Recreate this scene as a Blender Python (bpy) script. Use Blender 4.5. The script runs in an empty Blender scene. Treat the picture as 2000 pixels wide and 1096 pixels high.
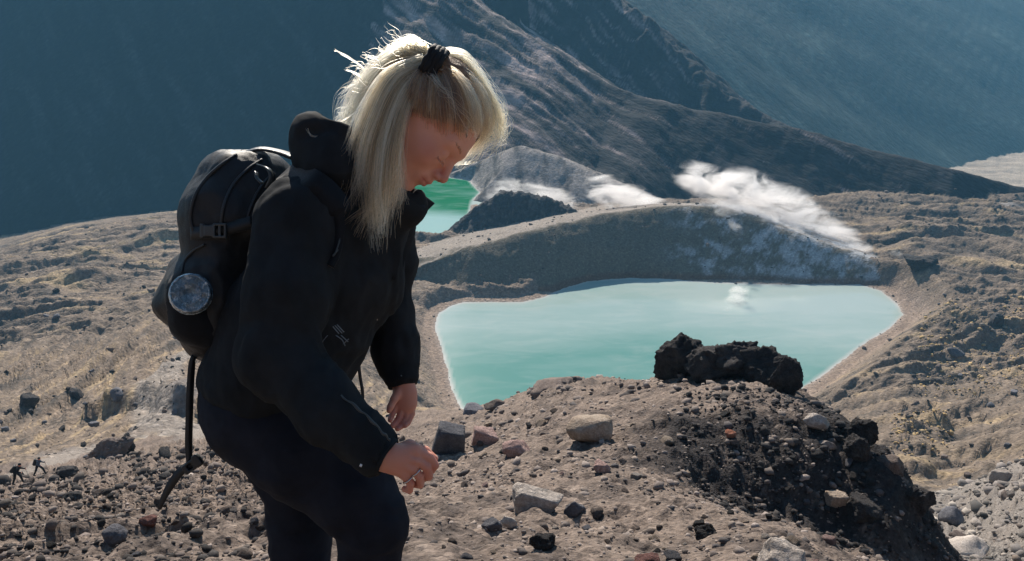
import bpy, math, random
import numpy as np
from mathutils import Vector, Matrix

random.seed(7)
RNG = np.random.default_rng(11)
S = bpy.context.scene
COL = S.collection
PI = math.pi

# ------------------------------------------------------------------ camera
FPX = 1650.0                       # focal length in photo pixels (photo 2000 x 1096)
PITCH = math.radians(22.0)
CAM = np.array([0.0, 0.0, 100.0])  # 100 m above the lake
CP, SP = math.cos(PITCH), math.sin(PITCH)
cd = bpy.data.cameras.new("camera")
cam = bpy.data.objects.new("camera", cd)
COL.objects.link(cam)
cam.location = CAM
cam.rotation_euler = (PI/2 - PITCH, 0, 0)
cd.sensor_fit = 'HORIZONTAL'
cd.sensor_width = 36.0
cd.lens = 36.0*FPX/2000.0
cd.clip_start = 0.05
cd.clip_end = 20000
S.camera = cam

# ------------------------------------------------------------------ sky and sun
SUN_EL, SUN_AZ = math.radians(34.0), math.radians(-9.0)   # azimuth from +Y towards +X
w = bpy.data.worlds.new("World")
S.world = w
w.use_nodes = True
nt = w.node_tree
nt.nodes.clear()
sk = nt.nodes.new('ShaderNodeTexSky')
sk.sky_type = 'NISHITA'
sk.sun_disc = False
sk.sun_elevation = SUN_EL
sk.sun_rotation = SUN_AZ
sk.altitude = 1700
sk.air_density = 1.0
sk.dust_density = 0.6
bgn = nt.nodes.new('ShaderNodeBackground')
bgn.inputs['Strength'].default_value = 0.06
wo = nt.nodes.new('ShaderNodeOutputWorld')
nt.links.new(sk.outputs[0], bgn.inputs[0])
nt.links.new(bgn.outputs[0], wo.inputs[0])

sd_ = bpy.data.lights.new("sun", 'SUN')
sd_.energy = 5.0
sd_.angle = math.radians(0.5)
sd_.color = (1.0, 0.91, 0.80)
sun = bpy.data.objects.new("sun", sd_)
COL.objects.link(sun)
sv = Vector((math.sin(SUN_AZ)*math.cos(SUN_EL), math.cos(SUN_AZ)*math.cos(SUN_EL), math.sin(SUN_EL)))
sun.rotation_euler = sv.to_track_quat('Z', 'Y').to_euler()
sun.location = (0, 50, 200)

S.view_settings.view_transform = 'Standard'
S.view_settings.look = 'None'
S.view_settings.gamma = 1.0
S.view_settings.use_curve_mapping = False
S.view_settings.exposure = 1.12
HAZE_DENS = 0.00033
S.cycles.volume_bounces = 8
S.cycles.max_bounces = 8
S.cycles.transparent_max_bounces = 16
S.cycles.volume_max_steps = 256
S.cycles.sample_clamp_indirect = 4.0

# ------------------------------------------------------------------ helpers: projection
def V(px, py, d):
    """photo pixel + camera depth -> view-aligned metres (right, up, depth)"""
    return np.array([(px-1000)/FPX*d, (548-py)/FPX*d, d])

def to_world(p):
    p = np.asarray(p, dtype=np.float64)
    a, b, c = p[..., 0], p[..., 1], p[..., 2]
    return np.stack([a, c*CP + b*SP, CAM[2] - c*SP + b*CP], -1)

def W(px, py, d):
    return to_world(V(px, py, d))

# ------------------------------------------------------------------ helpers: noise
def _h(ix, iy, seed):
    h = (ix.astype(np.int64)*374761393 + iy.astype(np.int64)*668265263 + seed*974634777) & 0xFFFFFFFF
    h = ((h ^ (h >> 13))*1274126177) & 0xFFFFFFFF
    return (h ^ (h >> 16)) & 0xFFFFFFFF

def perlin(x, y, seed=0):
    x0 = np.floor(x); y0 = np.floor(y)
    fx = x-x0; fy = y-y0
    u = fx*fx*fx*(fx*(fx*6-15)+10); v = fy*fy*fy*(fy*(fy*6-15)+10)
    r = []
    for dx in (0, 1):
        for dy in (0, 1):
            a = _h(x0+dx, y0+dy, seed)*(2*PI/4294967296.0)
            r.append(np.cos(a)*(fx-dx) + np.sin(a)*(fy-dy))
    return ((r[0]*(1-v)+r[1]*v)*(1-u) + (r[2]*(1-v)+r[3]*v)*u)*1.5

def fbm(x, y, octv=4, seed=0, gain=0.5, lac=2.03, ridged=False):
    s = 0; a = 1.0; t = 0
    for i in range(octv):
        n = perlin(x, y, seed+i*17)
        if ridged:
            n = 1-2*np.abs(n)
        s = s + a*n; t += a
        x = x*lac+13.1; y = y*lac+7.7; a *= gain
    return s/t

def vnoise3(p, seed=0):
    q = np.floor(p); f = p-q; f = f*f*(3-2*f)
    q = q.astype(np.int64)
    out = 0
    for dx in (0, 1):
        wx = f[..., 0] if dx else 1-f[..., 0]
        for dy in (0, 1):
            wy = f[..., 1] if dy else 1-f[..., 1]
            for dz in (0, 1):
                wz = f[..., 2] if dz else 1-f[..., 2]
                h = _h(q[..., 0]+dx, q[..., 1]+dy+(q[..., 2]+dz)*7919, seed)/4294967296.0
                out = out + wx*wy*wz*h
    return out*2-1

def fbm3(p, octv=3, seed=0, gain=0.5):
    s = 0; a = 1.0; t = 0
    for i in range(octv):
        s = s + a*vnoise3(p, seed+i*31); t += a
        p = p*2.07+3.3; a *= gain
    return s/t

def smooth(e0, e1, x):
    t = np.clip((x-e0)/(e1-e0), 0, 1)
    return t*t*(3-2*t)

# ------------------------------------------------------------------ helpers: objects
def tag(o, label=None, cat=None, group=None, kind=None):
    if label: o['label'] = label
    if cat: o['category'] = cat
    if group: o['group'] = group
    if kind: o['kind'] = kind
    return o

def link(o, parent=None):
    COL.objects.link(o)
    if parent is not None:
        o.parent = parent
    return o

def empty(name, loc=(0, 0, 0)):
    o = bpy.data.objects.new(name, None)
    o.empty_display_size = 0.1
    o.location = loc
    return link(o)

def np_mesh(name, verts, faces, smooth_=True):
    """faces: (n,k) int array or list of such arrays"""
    me = bpy.data.meshes.new(name)
    if not isinstance(faces, list):
        faces = [faces]
    verts = np.ascontiguousarray(verts, dtype=np.float32)
    me.vertices.add(len(verts))
    me.vertices.foreach_set('co', verts.ravel())
    tot = sum(f.size for f in faces)
    nf = sum(len(f) for f in faces)
    me.loops.add(tot)
    me.loops.foreach_set('vertex_index', np.concatenate([f.ravel() for f in faces]).astype(np.int32))
    starts = []; o = 0
    for f in faces:
        starts.append(o + np.arange(len(f))*f.shape[1]); o += f.size
    me.polygons.add(nf)
    me.polygons.foreach_set('loop_start', np.concatenate(starts).astype(np.int32))
    me.update(calc_edges=True)
    me.validate()
    if smooth_:
        me.polygons.foreach_set('use_smooth', np.ones(len(me.polygons), dtype=bool))
    return me

def mesh_obj(name, verts, faces, mat, parent=None, smooth_=True):
    """verts in world space; the object's own origin is its parent's place (or world)"""
    verts = np.asarray(verts, dtype=np.float64)
    loc = None
    if parent is not None:
        verts = verts - np.array(parent.location)
    me = np_mesh(name, verts, faces, smooth_)
    if mat: me.materials.append(mat)
    o = bpy.data.objects.new(name, me)
    return link(o, parent)

def add_color(me, name, cols):
    at = me.color_attributes.new(name, 'FLOAT_COLOR', 'POINT')
    c = np.ones((len(me.vertices), 4), dtype=np.float32)
    c[:, :3] = cols
    at.data.foreach_set('color', c.ravel())

def add_float(me, name, vals):
    at = me.attributes.new(name, 'FLOAT', 'POINT')
    at.data.foreach_set('value', np.ascontiguousarray(vals, dtype=np.float32))

# ------------------------------------------------------------------ helpers: materials
class NT:
    def __init__(s, name):
        s.m = bpy.data.materials.new(name)
        s.m.use_nodes = True
        s.t = s.m.node_tree
        s.t.nodes.clear()
        s.out = s.n('ShaderNodeOutputMaterial')
    def n(s, typ, **kw):
        nd = s.t.nodes.new(typ)
        for k, v in kw.items():
            if k.startswith('i_'):
                nd.inputs[k[2:].replace('_', ' ')].default_value = v
            else:
                setattr(nd, k, v)
        return nd
    def l(s, a, b):
        s.t.links.new(a, b)
    def math(s, op, a, b=None, clamp=False):
        nd = s.n('ShaderNodeMath', operation=op, use_clamp=clamp)
        for i, v in enumerate((a, b)):
            if v is None: continue
            if isinstance(v, (int, float)): nd.inputs[i].default_value = v
            else: s.l(v, nd.inputs[i])
        return nd.outputs[0]
    def mix(s, fac, a, b, blend='MIX'):
        nd = s.n('ShaderNodeMix', data_type='RGBA', blend_type=blend)
        for i, v in ((0, fac), (6, a), (7, b)):
            if isinstance(v, (int, float)): nd.inputs[i].default_value = v
            elif isinstance(v, tuple): nd.inputs[i].default_value = v+(1,) if len(v) == 3 else v
            else: s.l(v, nd.inputs[i])
        return nd.outputs[2]
    def ramp(s, fac, stops):
        nd = s.n('ShaderNodeValToRGB')
        el = nd.color_ramp.elements
        while len(el) < len(stops): el.new(0.5)
        for e, (p, c) in zip(el, stops):
            e.position = p; e.color = (c+(1,)) if isinstance(c, tuple) else (c, c, c, 1)
        s.l(fac, nd.inputs[0])
        return nd.outputs[0]
    def noise(s, vec, scale, detail=4, rough=0.55, dist=0.0):
        nd = s.n('ShaderNodeTexNoise')
        nd.inputs['Scale'].default_value = scale
        nd.inputs['Detail'].default_value = detail
        nd.inputs['Roughness'].default_value = rough
        nd.inputs['Distortion'].default_value = dist
        if vec is not None: s.l(vec, nd.inputs['Vector'])
        return nd.outputs[0]
    def coord(s, which='Object', scale=None):
        tc = s.n('ShaderNodeTexCoord')
        o = tc.outputs[which]
        if scale:
            mp = s.n('ShaderNodeMapping')
            mp.inputs['Scale'].default_value = scale
            s.l(o, mp.inputs[0]); o = mp.outputs[0]
        return o
    def bsdf(s, color, rough=0.9, bump=None, bstr=0.5, bdist=0.05, spec=0.3, **kw):
        b = s.n('ShaderNodeBsdfPrincipled')
        for key, v in (('Base Color', color), ('Roughness', rough), ('Specular IOR Level', spec)):
            if isinstance(v, tuple): b.inputs[key].default_value = v+(1,)
            elif isinstance(v, (int, float)): b.inputs[key].default_value = v
            else: s.l(v, b.inputs[key])
        for k, v in kw.items():
            k = k.replace('_', ' ')
            if isinstance(v, (int, float, tuple)): b.inputs[k].default_value = v
            else: s.l(v, b.inputs[k])
        if bump is not None:
            bn = s.n('ShaderNodeBump')
            bn.inputs['Strength'].default_value = bstr
            bn.inputs['Distance'].default_value = bdist
            s.l(bump, bn.inputs['Height'])
            s.l(bn.outputs[0], b.inputs['Normal'])
        s.l(b.outputs[0], s.out.inputs['Surface'])
        return b

def simple_mat(name, col, rough=0.8, spec=0.3, nscale=30, nstr=0.25, bstr=0.3, bdist=0.002, **kw):
    m = NT(name)
    c = m.coord('Object')
    n = m.noise(c, nscale, 5)
    k = m.ramp(n, [(0.25, 1-nstr), (0.75, 1+nstr)])
    colr = m.mix(1.0, col, k, 'MULTIPLY')
    m.bsdf(colr, rough, n, bstr, bdist, spec, **kw)
    return m.m
# ================================================================== TERRAIN
D_ROWS = np.array([1.2, 2.5, 4, 6, 8, 10, 12, 13, 14, 15.5, 18, 24, 30, 40, 52, 70, 90, 120, 150, 180, 215, 250, 290, 330.])
COLS = {
 -400: [1530,1215,1150,1100,1085,1070,1060,1055,1050,1045,1035,1020,1005,985,970,930,890,800,725,660,595,540,505,530],
 0:    [1508,1188,1130,1085,1068,1055,1045,1040,1035,1030,1018,1000,985,965,948,905,860,770,700,640,575,525,500,520],
 150:  [1508,1188,1130,1085,1065,1050,1040,1033,1028,1020,1008,985,965,938,912,880,840,750,680,620,555,510,455,470],
 300:  [1508,1188,1120,1075,1055,1038,1025,1018,1012,1003,990,965,942,912,886,830,775,705,650,610,560,505,435,440],
 450:  [1508,1188,1115,1068,1040,1020,1000,992,985,977,962,935,910,882,860,812,765,715,675,635,580,520,437,415],
 600:  [1508,1188,1110,1060,1030,1005,985,975,967,955,938,910,885,862,842,812,785,750,712,660,595,528,448,402],
 750:  [1508,1188,1105,1052,1018,990,965,955,945,932,915,888,868,852,840,828,815,800,780,735,622,535,455,400],
 850:  [1508,1188,1100,1045,1008,978,950,939,928,913,893,862,842,825,815,830,850,860,860,748,625,536,455,400],
 950:  [1508,1188,1098,1040,998,965,938,925,912,896,872,835,808,788,815,870,905,905,890,752,634,541,455,400],
 1080: [1508,1188,1095,1037,990,955,922,908,893,874,842,785,738,785,850,910,935,925,890,752,634,541,455,400],
 1200: [1508,1188,1095,1035,988,952,922,907,880,852,815,756,742,785,860,920,940,930,890,752,634,541,455,400],
 1300: [1508,1190,1095,1038,992,962,936,918,862,806,777,733,755,820,890,940,950,935,890,752,634,541,455,400],
 1450: [1508,1195,1100,1050,1030,1015,1005,996,880,786,758,727,775,850,915,955,960,940,890,752,634,541,455,400],
 1550: [1508,1200,1110,1070,1055,1045,1035,1025,890,800,772,742,800,880,935,965,965,940,880,752,634,541,455,400],
 1650: [1508,1210,1130,1110,1100,1090,1080,1050,925,822,800,850,900,950,970,970,950,885,805,738,620,530,440,385],
 1750: [1508,1225,1165,1150,1148,1140,1115,1000,888,925,980,1010,1010,1000,990,975,930,850,772,705,603,515,438,383],
 1850: [1508,1240,1195,1185,1185,1175,1130,1078,1048,1080,1125,1120,1090,1030,976,982,950,858,780,713,601,513,437,381],
 1950: [1508,1255,1215,1205,1200,1192,1182,1175,1168,1160,1150,1110,1060,985,926,945,925,840,770,712,601,513,437,381],
 2050: [1508,1260,1220,1210,1205,1196,1186,1180,1172,1160,1145,1095,1035,950,885,890,880,815,755,705,598,511,435,380],
 2500: [1508,1270,1230,1215,1210,1200,1190,1182,1175,1160,1140,1085,1020,930,870,865,850,800,745,700,595,509,433,378],
}
_cx = np.array(sorted(COLS)); _T = np.array([COLS[c] for c in _cx], dtype=float)
# resample to a regular (u, lnD) lattice and smooth it slightly
_gu = np.linspace(-500, 2600, 311); _gl = np.linspace(math.log(1.2), math.log(330), 260)
_t1 = np.stack([np.interp(_gl, np.log(D_ROWS), r) for r in _T], 0)
_G = np.stack([np.interp(_gu, _cx, _t1[:, j]) for j in range(len(_gl))], 1)
def _blur(a, n, ax):
    k = np.hanning(2*n+3)[1:-1]; k /= k.sum()
    pad = [(0, 0), (0, 0)]; pad[ax] = (n, n)
    ap = np.pad(a, pad, mode='edge')
    return np.apply_along_axis(lambda r: np.convolve(r, k, 'valid'), ax, ap)
_G = _blur(_blur(_G, 5, 0), 2, 1)

def _lookup(px, l):
    fu = np.clip((px-_gu[0])/(_gu[1]-_gu[0]), 0, len(_gu)-1.001)
    fl = np.clip((l-_gl[0])/(_gl[1]-_gl[0]), 0, len(_gl)-1.001)
    i = fu.astype(int); j = fl.astype(int); a = fu-i; b = fl-j
    return (_G[i, j]*(1-a)+_G[i+1, j]*a)*(1-b) + (_G[i, j+1]*(1-a)+_G[i+1, j+1]*a)*b

def base_z(x, y):
    yy = np.maximum(y, 1.2)
    k = np.clip(x/yy, -1.2, 1.2)
    l = np.log(np.minimum(yy, 330))
    px = 1000 + FPX*k*CP
    for _ in range(4):
        v = (548-_lookup(px, l))/FPX
        px = 1000 + FPX*k*(CP+v*SP)
    py = _lookup(px, l)
    v = (548-py)/FPX
    tau = (SP - v*CP)/(CP + v*SP)
    z = CAM[2] - np.minimum(yy, 330)*tau
    far = np.clip((yy-330)/270, 0, 1)
    z = z*(1-far) + (-80)*far
    return z

def PW(px, py, D):
    """photo pixel + horizontal distance forward -> world"""
    u = (px-1000)/FPX; v = (548-py)/FPX
    t = D/(CP+v*SP)
    return np.array([u*t, D, CAM[2]+(-SP+v*CP)*t])

def P0(px, py, z=0.0):
    u = (px-1000)/FPX; v = (548-py)/FPX
    t = (CAM[2]-z)/(SP-v*CP)
    return np.array([u*t, (CP+v*SP)*t])

LAKE1 = [(880,597),(905,591),(960,590),(1020,590),(1060,581),(1100,563),(1150,549),(1230,543),(1300,545),(1400,552),(1500,555),
         (1600,556),(1680,556),(1722,568),(1752,594),(1766,615),(1740,640),(1690,670),(1640,708),(1590,745),(1500,800),(1400,835),(1200,850),
         (1000,850),(925,815),(900,795),(884,765),(873,720),(862,680),(849,640),(856,612)]
LAKE2 = [(700,440),(740,380),(800,352),(870,346),(915,352),(938,376),(922,392),(915,420),(905,446),(850,462),(800,452)]
L1 = np.array([P0(*p) for p in LAKE1]); L2 = np.array([P0(*p) for p in LAKE2])

def poly_sd(x, y, P):
    """signed distance, positive inside"""
    n = len(P); d2 = np.full(x.shape, 1e12); ins = np.zeros(x.shape, bool)
    for i in range(n):
        ax, ay = P[i]; bx, by = P[(i+1) % n]
        ex, ey = bx-ax, by-ay
        t = np.clip(((x-ax)*ex+(y-ay)*ey)/(ex*ex+ey*ey), 0, 1)
        d2 = np.minimum(d2, (x-ax-t*ex)**2+(y-ay-t*ey)**2)
        c = ((ay > y) != (by > y))
        xi = ax + (y-ay)*ex/(ey if abs(ey) > 1e-9 else 1e-9)
        ins ^= c & (x < xi)
    d = np.sqrt(d2)
    return np.where(ins, d, -d)

def tent(x, y, P, mf, mb, r=2.0):
    """ridge along crest points P (x,y,z); mf slope on the near side, mb behind. returns height, distance, along"""
    best = np.full(x.shape, -1e9)
    along = np.zeros(x.shape)
    s0 = 0.0
    for i in range(len(P)-1):
        a, b = P[i], P[i+1]
        ex, ey = b[0]-a[0], b[1]-a[1]; L = math.hypot(ex, ey)
        t = np.clip(((x-a[0])*ex+(y-a[1])*ey)/(L*L), 0, 1)
        dx = x-a[0]-t*ex; dy = y-a[1]-t*ey
        d = np.sqrt(dx*dx+dy*dy+r*r)-r
        side = np.sign(dx*(-ey)+dy*ex)*(1 if ex > 0 else -1)   # + = far side
        m = np.where(side > 0, mb, mf)
        h = a[2]+(b[2]-a[2])*t - m*d
        along = np.where(h > best, s0+t*L, along)
        best = np.maximum(best, h)
        s0 += L
    return best, along

def crest(px, py, Ds, m):
    """crest point whose slope m comes down to the water Ds metres away"""
    tau = (100-PW(px, py, 1.0)[2])
    return PW(px, py, (100+m*Ds)/(m+tau))
MB = 0.74
RB = [crest(*a, MB) for a in ((780, 506, 244), (870, 500, 238), (930, 480, 236), (1050, 447, 239), (1180, 417, 248), (1300, 402, 250), (1390, 401, 249), (1460, 420, 248),
      (1550, 455, 246), (1650, 488, 245), (1740, 518, 243), (1830, 548, 239), (1900, 580, 232))]
RC = [PW(925,440,284), PW(945,398,291), PW(985,372,296), PW(1030,376,296), PW(1085,394,293), PW(1150,426,287)]
RE = [PW(905,352,356), PW(940,338,358), PW(980,305,361), PW(1020,288,362), PW(1070,302,358), PW(1130,327,350), PW(1200,357,340), PW(1290,400,326)]
RF = [PW(2200,425,316), PW(2000,367,322), PW(1860,331,329), PW(1700,292,349), PW(1600,262,362), PW(1500,243,374), PW(1400,225,387), PW(1310,202,400),
      PW(1240,188,415), PW(1180,166,428), PW(1080,110,450), PW(960,35,490), PW(880,-20,520), PW(800,-80,560)]
RR = [PW(1640,282,420), PW(1550,250,440), PW(1450,197,470), PW(1400,165,484), PW(1356,130,500), PW(1325,95,510), PW(1290,70,520), PW(1262,30,532), PW(1225,10,545), PW(1150,-60,570), PW(1000,-140,620)]
FOLDS = [([PW(1600,790,150), PW(1700,735,166), PW(1790,700,176), PW(1850,655,190)], 0.7, 0.3),
         ([PW(-80,648,172), PW(0,640,173), PW(120,628,173), PW(250,610,177), PW(370,588,184)], 0.9, 0.25),
         ([PW(-60,560,224), PW(60,530,236), PW(180,502,244), PW(300,470,262), PW(380,450,268)], 0.9, 0.3),
         ([PW(0,590,196), PW(110,575,202), PW(200,560,208)], 0.8, 0.3),
         ([PW(1765,962,88), PW(1830,915,94), PW(1900,878,99), PW(2000,838,103), PW(2120,800,106)], 0.9, 0.35),
         ([PW(1740,880,108), PW(1790,852,112), PW(1870,805,122), PW(1960,762,128), PW(2060,740,130)], 0.85, 0.3),
         ([PW(1800,690,176), PW(1880,662,184), PW(1950,632,192), PW(2060,600,200)], 0.9, 0.3),
         ([PW(1700,470,268), PW(1800,462,272), PW(1900,455,276), PW(2050,452,278)], 0.8, 0.3),
         ([PW(820,455,283), PW(860,468,280), PW(905,470,278)], 0.9, 0.5)]
RK = [PW(240, 812, 84), PW(285, 790, 83), PW(325, 800, 79), PW(368, 830, 72)]
TRAIL = [(405, 676), (372, 692), (330, 716), (298, 748), (292, 785), (318, 818), (372, 838), (430, 842)]
TRAIL2 = [(430, 846), (372, 842), (318, 846), (250, 858), (170, 880), (90, 905), (0, 930)]
RS = [PW(1900,415,300), PW(1945,402,304), PW(2000,398,308), PW(2100,392,312)]        # small mound at the right edge

def height(x, y, full=False):
    x = np.asarray(x, float); y = np.asarray(y, float)
    shp = x.shape; x = x.ravel(); y = y.ravel()
    zb = base_z(x, y)
    D = np.maximum(y, 1.0)
    near = 1-smooth(35, 60, D)
    # near relief (metres)
    n = np.zeros_like(x)
    m = D < 64
    xs, ys = x[m], y[m]
    Dn = D[m]
    ramp_ = smooth(2.2, 6, Dn)
    q = (0.30*fbm(xs*0.33, ys*0.33, 3, 3) + 0.20*fbm(xs*1.1+ys*0.5, ys*0.9-xs*0.2, 4, 5, 0.55)
         + 0.12*fbm(xs*2.6, ys*2.6, 3, 9, 0.5) + 0.030*fbm(xs*9, ys*9, 3, 12, 0.5))
    # rock ribs running down-left across the slope on the left, parallel gravel runnels on the bank to the right
    lf = smooth(-0.05, -0.35, xs/np.maximum(ys, 1))
    aL = (xs*0.80 - ys*0.60); bL = (xs*0.60 + ys*0.80)
    q += lf*(0.50*fbm(aL*1.35, bL*0.30, 3, 21, 0.55, ridged=True)*smooth(4, 10, Dn) + 0.05*fbm(aL*3.0, bL*0.8, 2, 23))
    cr = smooth(0.46, 0.54, xs/np.maximum(ys, 1))*smooth(16, 22, Dn)
    q += cr*(0.55*fbm(xs*0.45, ys*0.45, 4, 31, 0.6, ridged=True)+0.12*fbm(xs*1.6, ys*1.6, 3, 32, 0.5))
    bank = smooth(11.5, 13, Dn)*(1-smooth(16, 18, Dn))*smooth(0.08, 0.2, xs/np.maximum(ys, 1))
    q += bank*(0.12*fbm((xs+ys*0.7)*1.9, (ys-xs*0.5)*0.7, 3, 27, 0.5) + 0.02*fbm(xs*9, ys*9, 2, 28))
    n[m] = q*ramp_*(1-smooth(45, 62, Dn)) * (1+0.5*smooth(15, 40, Dn))
    mi = D > 38
    xs, ys = x[mi], y[mi]; Dm = D[mi]
    wgt = smooth(40, 70, Dm)*(1-smooth(330, 420, Dm)*0.6)
    # terraces: folded flow banks across the basin floor
    wx = xs + 14*fbm(xs*0.02, ys*0.02, 2, 40); wy = ys + 14*fbm(xs*0.02+9, ys*0.02, 2, 41)
    lft = smooth(0.02, -0.25, xs/ys)
    fold = (1-lft)*1.45*fbm((wx*0.30+wy*0.95)*0.072, (wx*0.95-wy*0.3)*0.014, 4, 44, 0.55, ridged=True) + lft*(fbm((wx*-0.30+wy*0.95)*0.052, (wx*0.95+wy*0.30)*0.012, 3, 46, 0.6, ridged=True)*smooth(120, 175, Dm)*1.2 + 0.95*fbm((xs+0.10*ys)*0.26, ys*0.020, 3, 47, 0.5, ridged=True)*(1-smooth(125, 180, Dm)))
    amp = np.clip((Dm-40)/80, 0.3, 1.0)
    gul = smooth(0.22, 0.34, xs/ys)*smooth(55, 75, Dm)*(1-smooth(215, 250, Dm))*0.85
    gl = fbm((xs*-0.45+ys*0.89)*0.105+0.5*perlin(xs*0.03, ys*0.03, 35), (xs*0.89+ys*0.45)*0.016, 4, 36, 0.58, ridged=True)
    glf = fbm((xs*-0.45+ys*0.89)*0.26+0.4*perlin(xs*0.05, ys*0.05, 34), (xs*0.89+ys*0.45)*0.035, 3, 33, 0.6, ridged=True)
    gl3 = fbm((xs*-0.25+ys*0.97)*0.22, (xs*0.97+ys*0.25)*0.03, 3, 42, 0.6, ridged=True)
    gll = smooth(-0.10, -0.25, xs/ys)*smooth(150, 175, Dm)*(1-smooth(265, 290, Dm))
    gl2 = fbm((xs*-0.30+ys*0.95)*0.085+0.5*perlin(xs*0.03, ys*0.03, 38), (xs*0.95+ys*0.30)*0.014, 4, 39, 0.58, ridged=True)
    n[mi] += (gul*(gl*1.5+0.9*glf)*np.clip((Dm-20)/110, 0.4, 1) + gll*(gl2*1.6+0.9*gl3))*wgt
    q = (2.6*fold*amp + 1.1*fbm(xs*0.045, ys*0.045, 3, 50) + 0.9*fbm(xs*0.14, ys*0.14, 4, 53, 0.6, ridged=True) + 0.35*fbm(xs*0.6, ys*0.6, 3, 55, 0.6))
    damp = np.ones_like(q)
    n[mi] += q*wgt*damp
    z = zb + n
    fo = (D > 75) & (D < 300)
    if fo.any():
        jx = x[fo]+2.5*fbm(x[fo]*0.08, y[fo]*0.08, 3, 56); jy = y[fo]+3.0*fbm(x[fo]*0.08+5, y[fo]*0.08, 3, 57)
        zf = z[fo]
        for P_, a_, b_ in FOLDS:
            big = float(np.mean([p[1] for p in P_]))
            hh_ = 0.45 + big*0.0052
            Q_ = [np.array([p[0], p[1], hh_]) for p in P_]
            hk, _s = tent(jx, jy, Q_, a_+0.45, b_*0.8, 0.5)
            zf = zf + np.maximum(hk, 0)*(1+0.35*fbm(x[fo]*0.15, y[fo]*0.15, 3, 59, 0.6))
        z[fo] = zf
    kn = (D > 60) & (D < 110)
    if kn.any():
        hk, _s = tent(x[kn], y[kn], [np.array([p[0], p[1], 2.3]) for p in RK], 1.05, 0.20, 0.4)
        z[kn] = z[kn] + np.maximum(hk, 0)*(1+0.12*perlin(x[kn]*0.4, y[kn]*0.4, 58))
    comp = np.where(D < 58, 0, 1)
    # the two lake basins, cut into the floor before the hills rise from their shores
    any_ = np.any(D > 100)
    s1 = poly_sd(x, y, L1) if any_ else np.full(x.shape, -999.)
    wob = 0.7*fbm(x*0.18, y*0.18, 3, 90) + 0.25*perlin(x*0.9, y*0.9, 91)
    s1 = s1 + wob*0.8
    s2 = poly_sd(x, y, L2) + wob if any_ else s1
    def lims(sd, cap, lo):
        return np.where(sd > 0, np.maximum(-0.3*sd, -4), np.where(-sd < lo, 0.06-0.10*sd, 0.06+0.1*lo+cap*(-sd-lo)))
    for sd, cap in ((s1, 1.0), (s2, 0.9)):
        z = np.where((D > 100) & (sd > -100), np.minimum(z, lims(sd, cap, 3.5)), z)
    # hills
    far = D > 225
    xs, ys = x[far], y[far]
    zz = z[far]; cc = comp[far]
    def put(h, c):
        nonlocal zz, cc
        up = h > zz
        cc = np.where(up, c, cc); zz = np.maximum(zz, h)
    h, s = tent(xs, ys, RB, MB, 0.30, 2.0)
    h += 0.5*fbm(xs*0.09, ys*0.09, 3, 60) + 0.35*fbm(xs*0.35, ys*0.35, 3, 61, 0.6)*smooth(2, 10, h)
    put(h, 2)
    h, s = tent(xs, ys, RC, 1.05, 0.8, 1.5)
    h += 2.2*fbm(xs*0.14, ys*0.14, 4, 64, 0.62, ridged=True) + 0.9*fbm(xs*0.5, ys*0.5, 2, 66)-0.8
    put(h, 3)
    h, s = tent(xs, ys, RE, 0.55, 0.5, 4.0)
    h += 0.9*fbm(xs*0.08, ys*0.08, 3, 68) + 0.5*fbm(s*0.16, ys*0.02, 3, 69, ridged=True)
    put(h, 4)
    h, s = tent(xs, ys, RS, 0.7, 0.5, 2.5)
    h += 0.8*fbm(xs*0.12, ys*0.12, 3, 70, ridged=True)
    put(h, 4)
    h, s = tent(xs, ys, RF, 0.72-0.28*(1-smooth(0.12, 0.26, xs/ys))*smooth(-0.07, 0.01, xs/ys), 0.55, 2.0)
    rib = fbm((xs*0.80+ys*0.60)*0.075, (xs*0.60-ys*0.80)*0.010, 4, 72, 0.6, ridged=True)
    steep = smooth(12, 45, h)
    h += (1.0+2.6*steep)*rib + 1.4*fbm(xs*0.05, ys*0.05, 4, 74, 0.6) - 0.6
    # gullies cut down the left flank of the ridge
    h += smooth(60, 250, s-60)*1.3*fbm((xs*0.80+ys*0.60)*0.22, (xs*0.60-ys*0.80)*0.02, 3, 75, 0.65, ridged=True)
    put(h, 5)
    h, s = tent(xs, ys, RR, 0.85, 0.8, 1.5)
    h += 5.0*fbm(xs*0.045, ys*0.045, 4, 78, 0.5, ridged=True) - 3.0
    put(h, 5)
    gx = np.where(xs > 0, -0.95*xs-0.006*xs*xs, 0.10*xs)
    h = -42 + 0.74*(ys-372) + gx - 190*smooth(-0.01, 0.11, xs/ys)
    h = np.where(h > 95, 95+40*np.tanh((h-95)/40), h)
    h += 5*fbm(xs*0.008, ys*0.008, 3, 80) + 0.9*fbm((xs*0.80+ys*0.60)*0.045, (ys*0.80-xs*0.60)*0.007, 4, 82, 0.62, ridged=True) + 0.35*fbm(xs*0.15, ys*0.15, 3, 84, 0.6)
    put(h, 6)
    h = -80 + 0.46*((ys-705) - 0.7*(xs-392)) - 400*(1-smooth(-0.12, 0.10, xs/ys))
    h += 9*fbm(xs*0.006, ys*0.006, 3, 86) + 2.2*fbm((xs*0.85+ys*0.5)*0.022, (ys*0.85-xs*0.5)*0.004, 4, 88, 0.6, ridged=True)*smooth(-78, -30, h)
    put(h, 7)
    z[far] = zz; comp[far] = cc
    for sd in (s1, s2):
        z = np.where((D > 100) & (sd > -60), np.minimum(z, lims(sd, 1.15, 0.6)), z)
    if not full:
        return z.reshape(shp)
    return z.reshape(shp), comp.reshape(shp), s1.reshape(shp), s2.reshape(shp)

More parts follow.
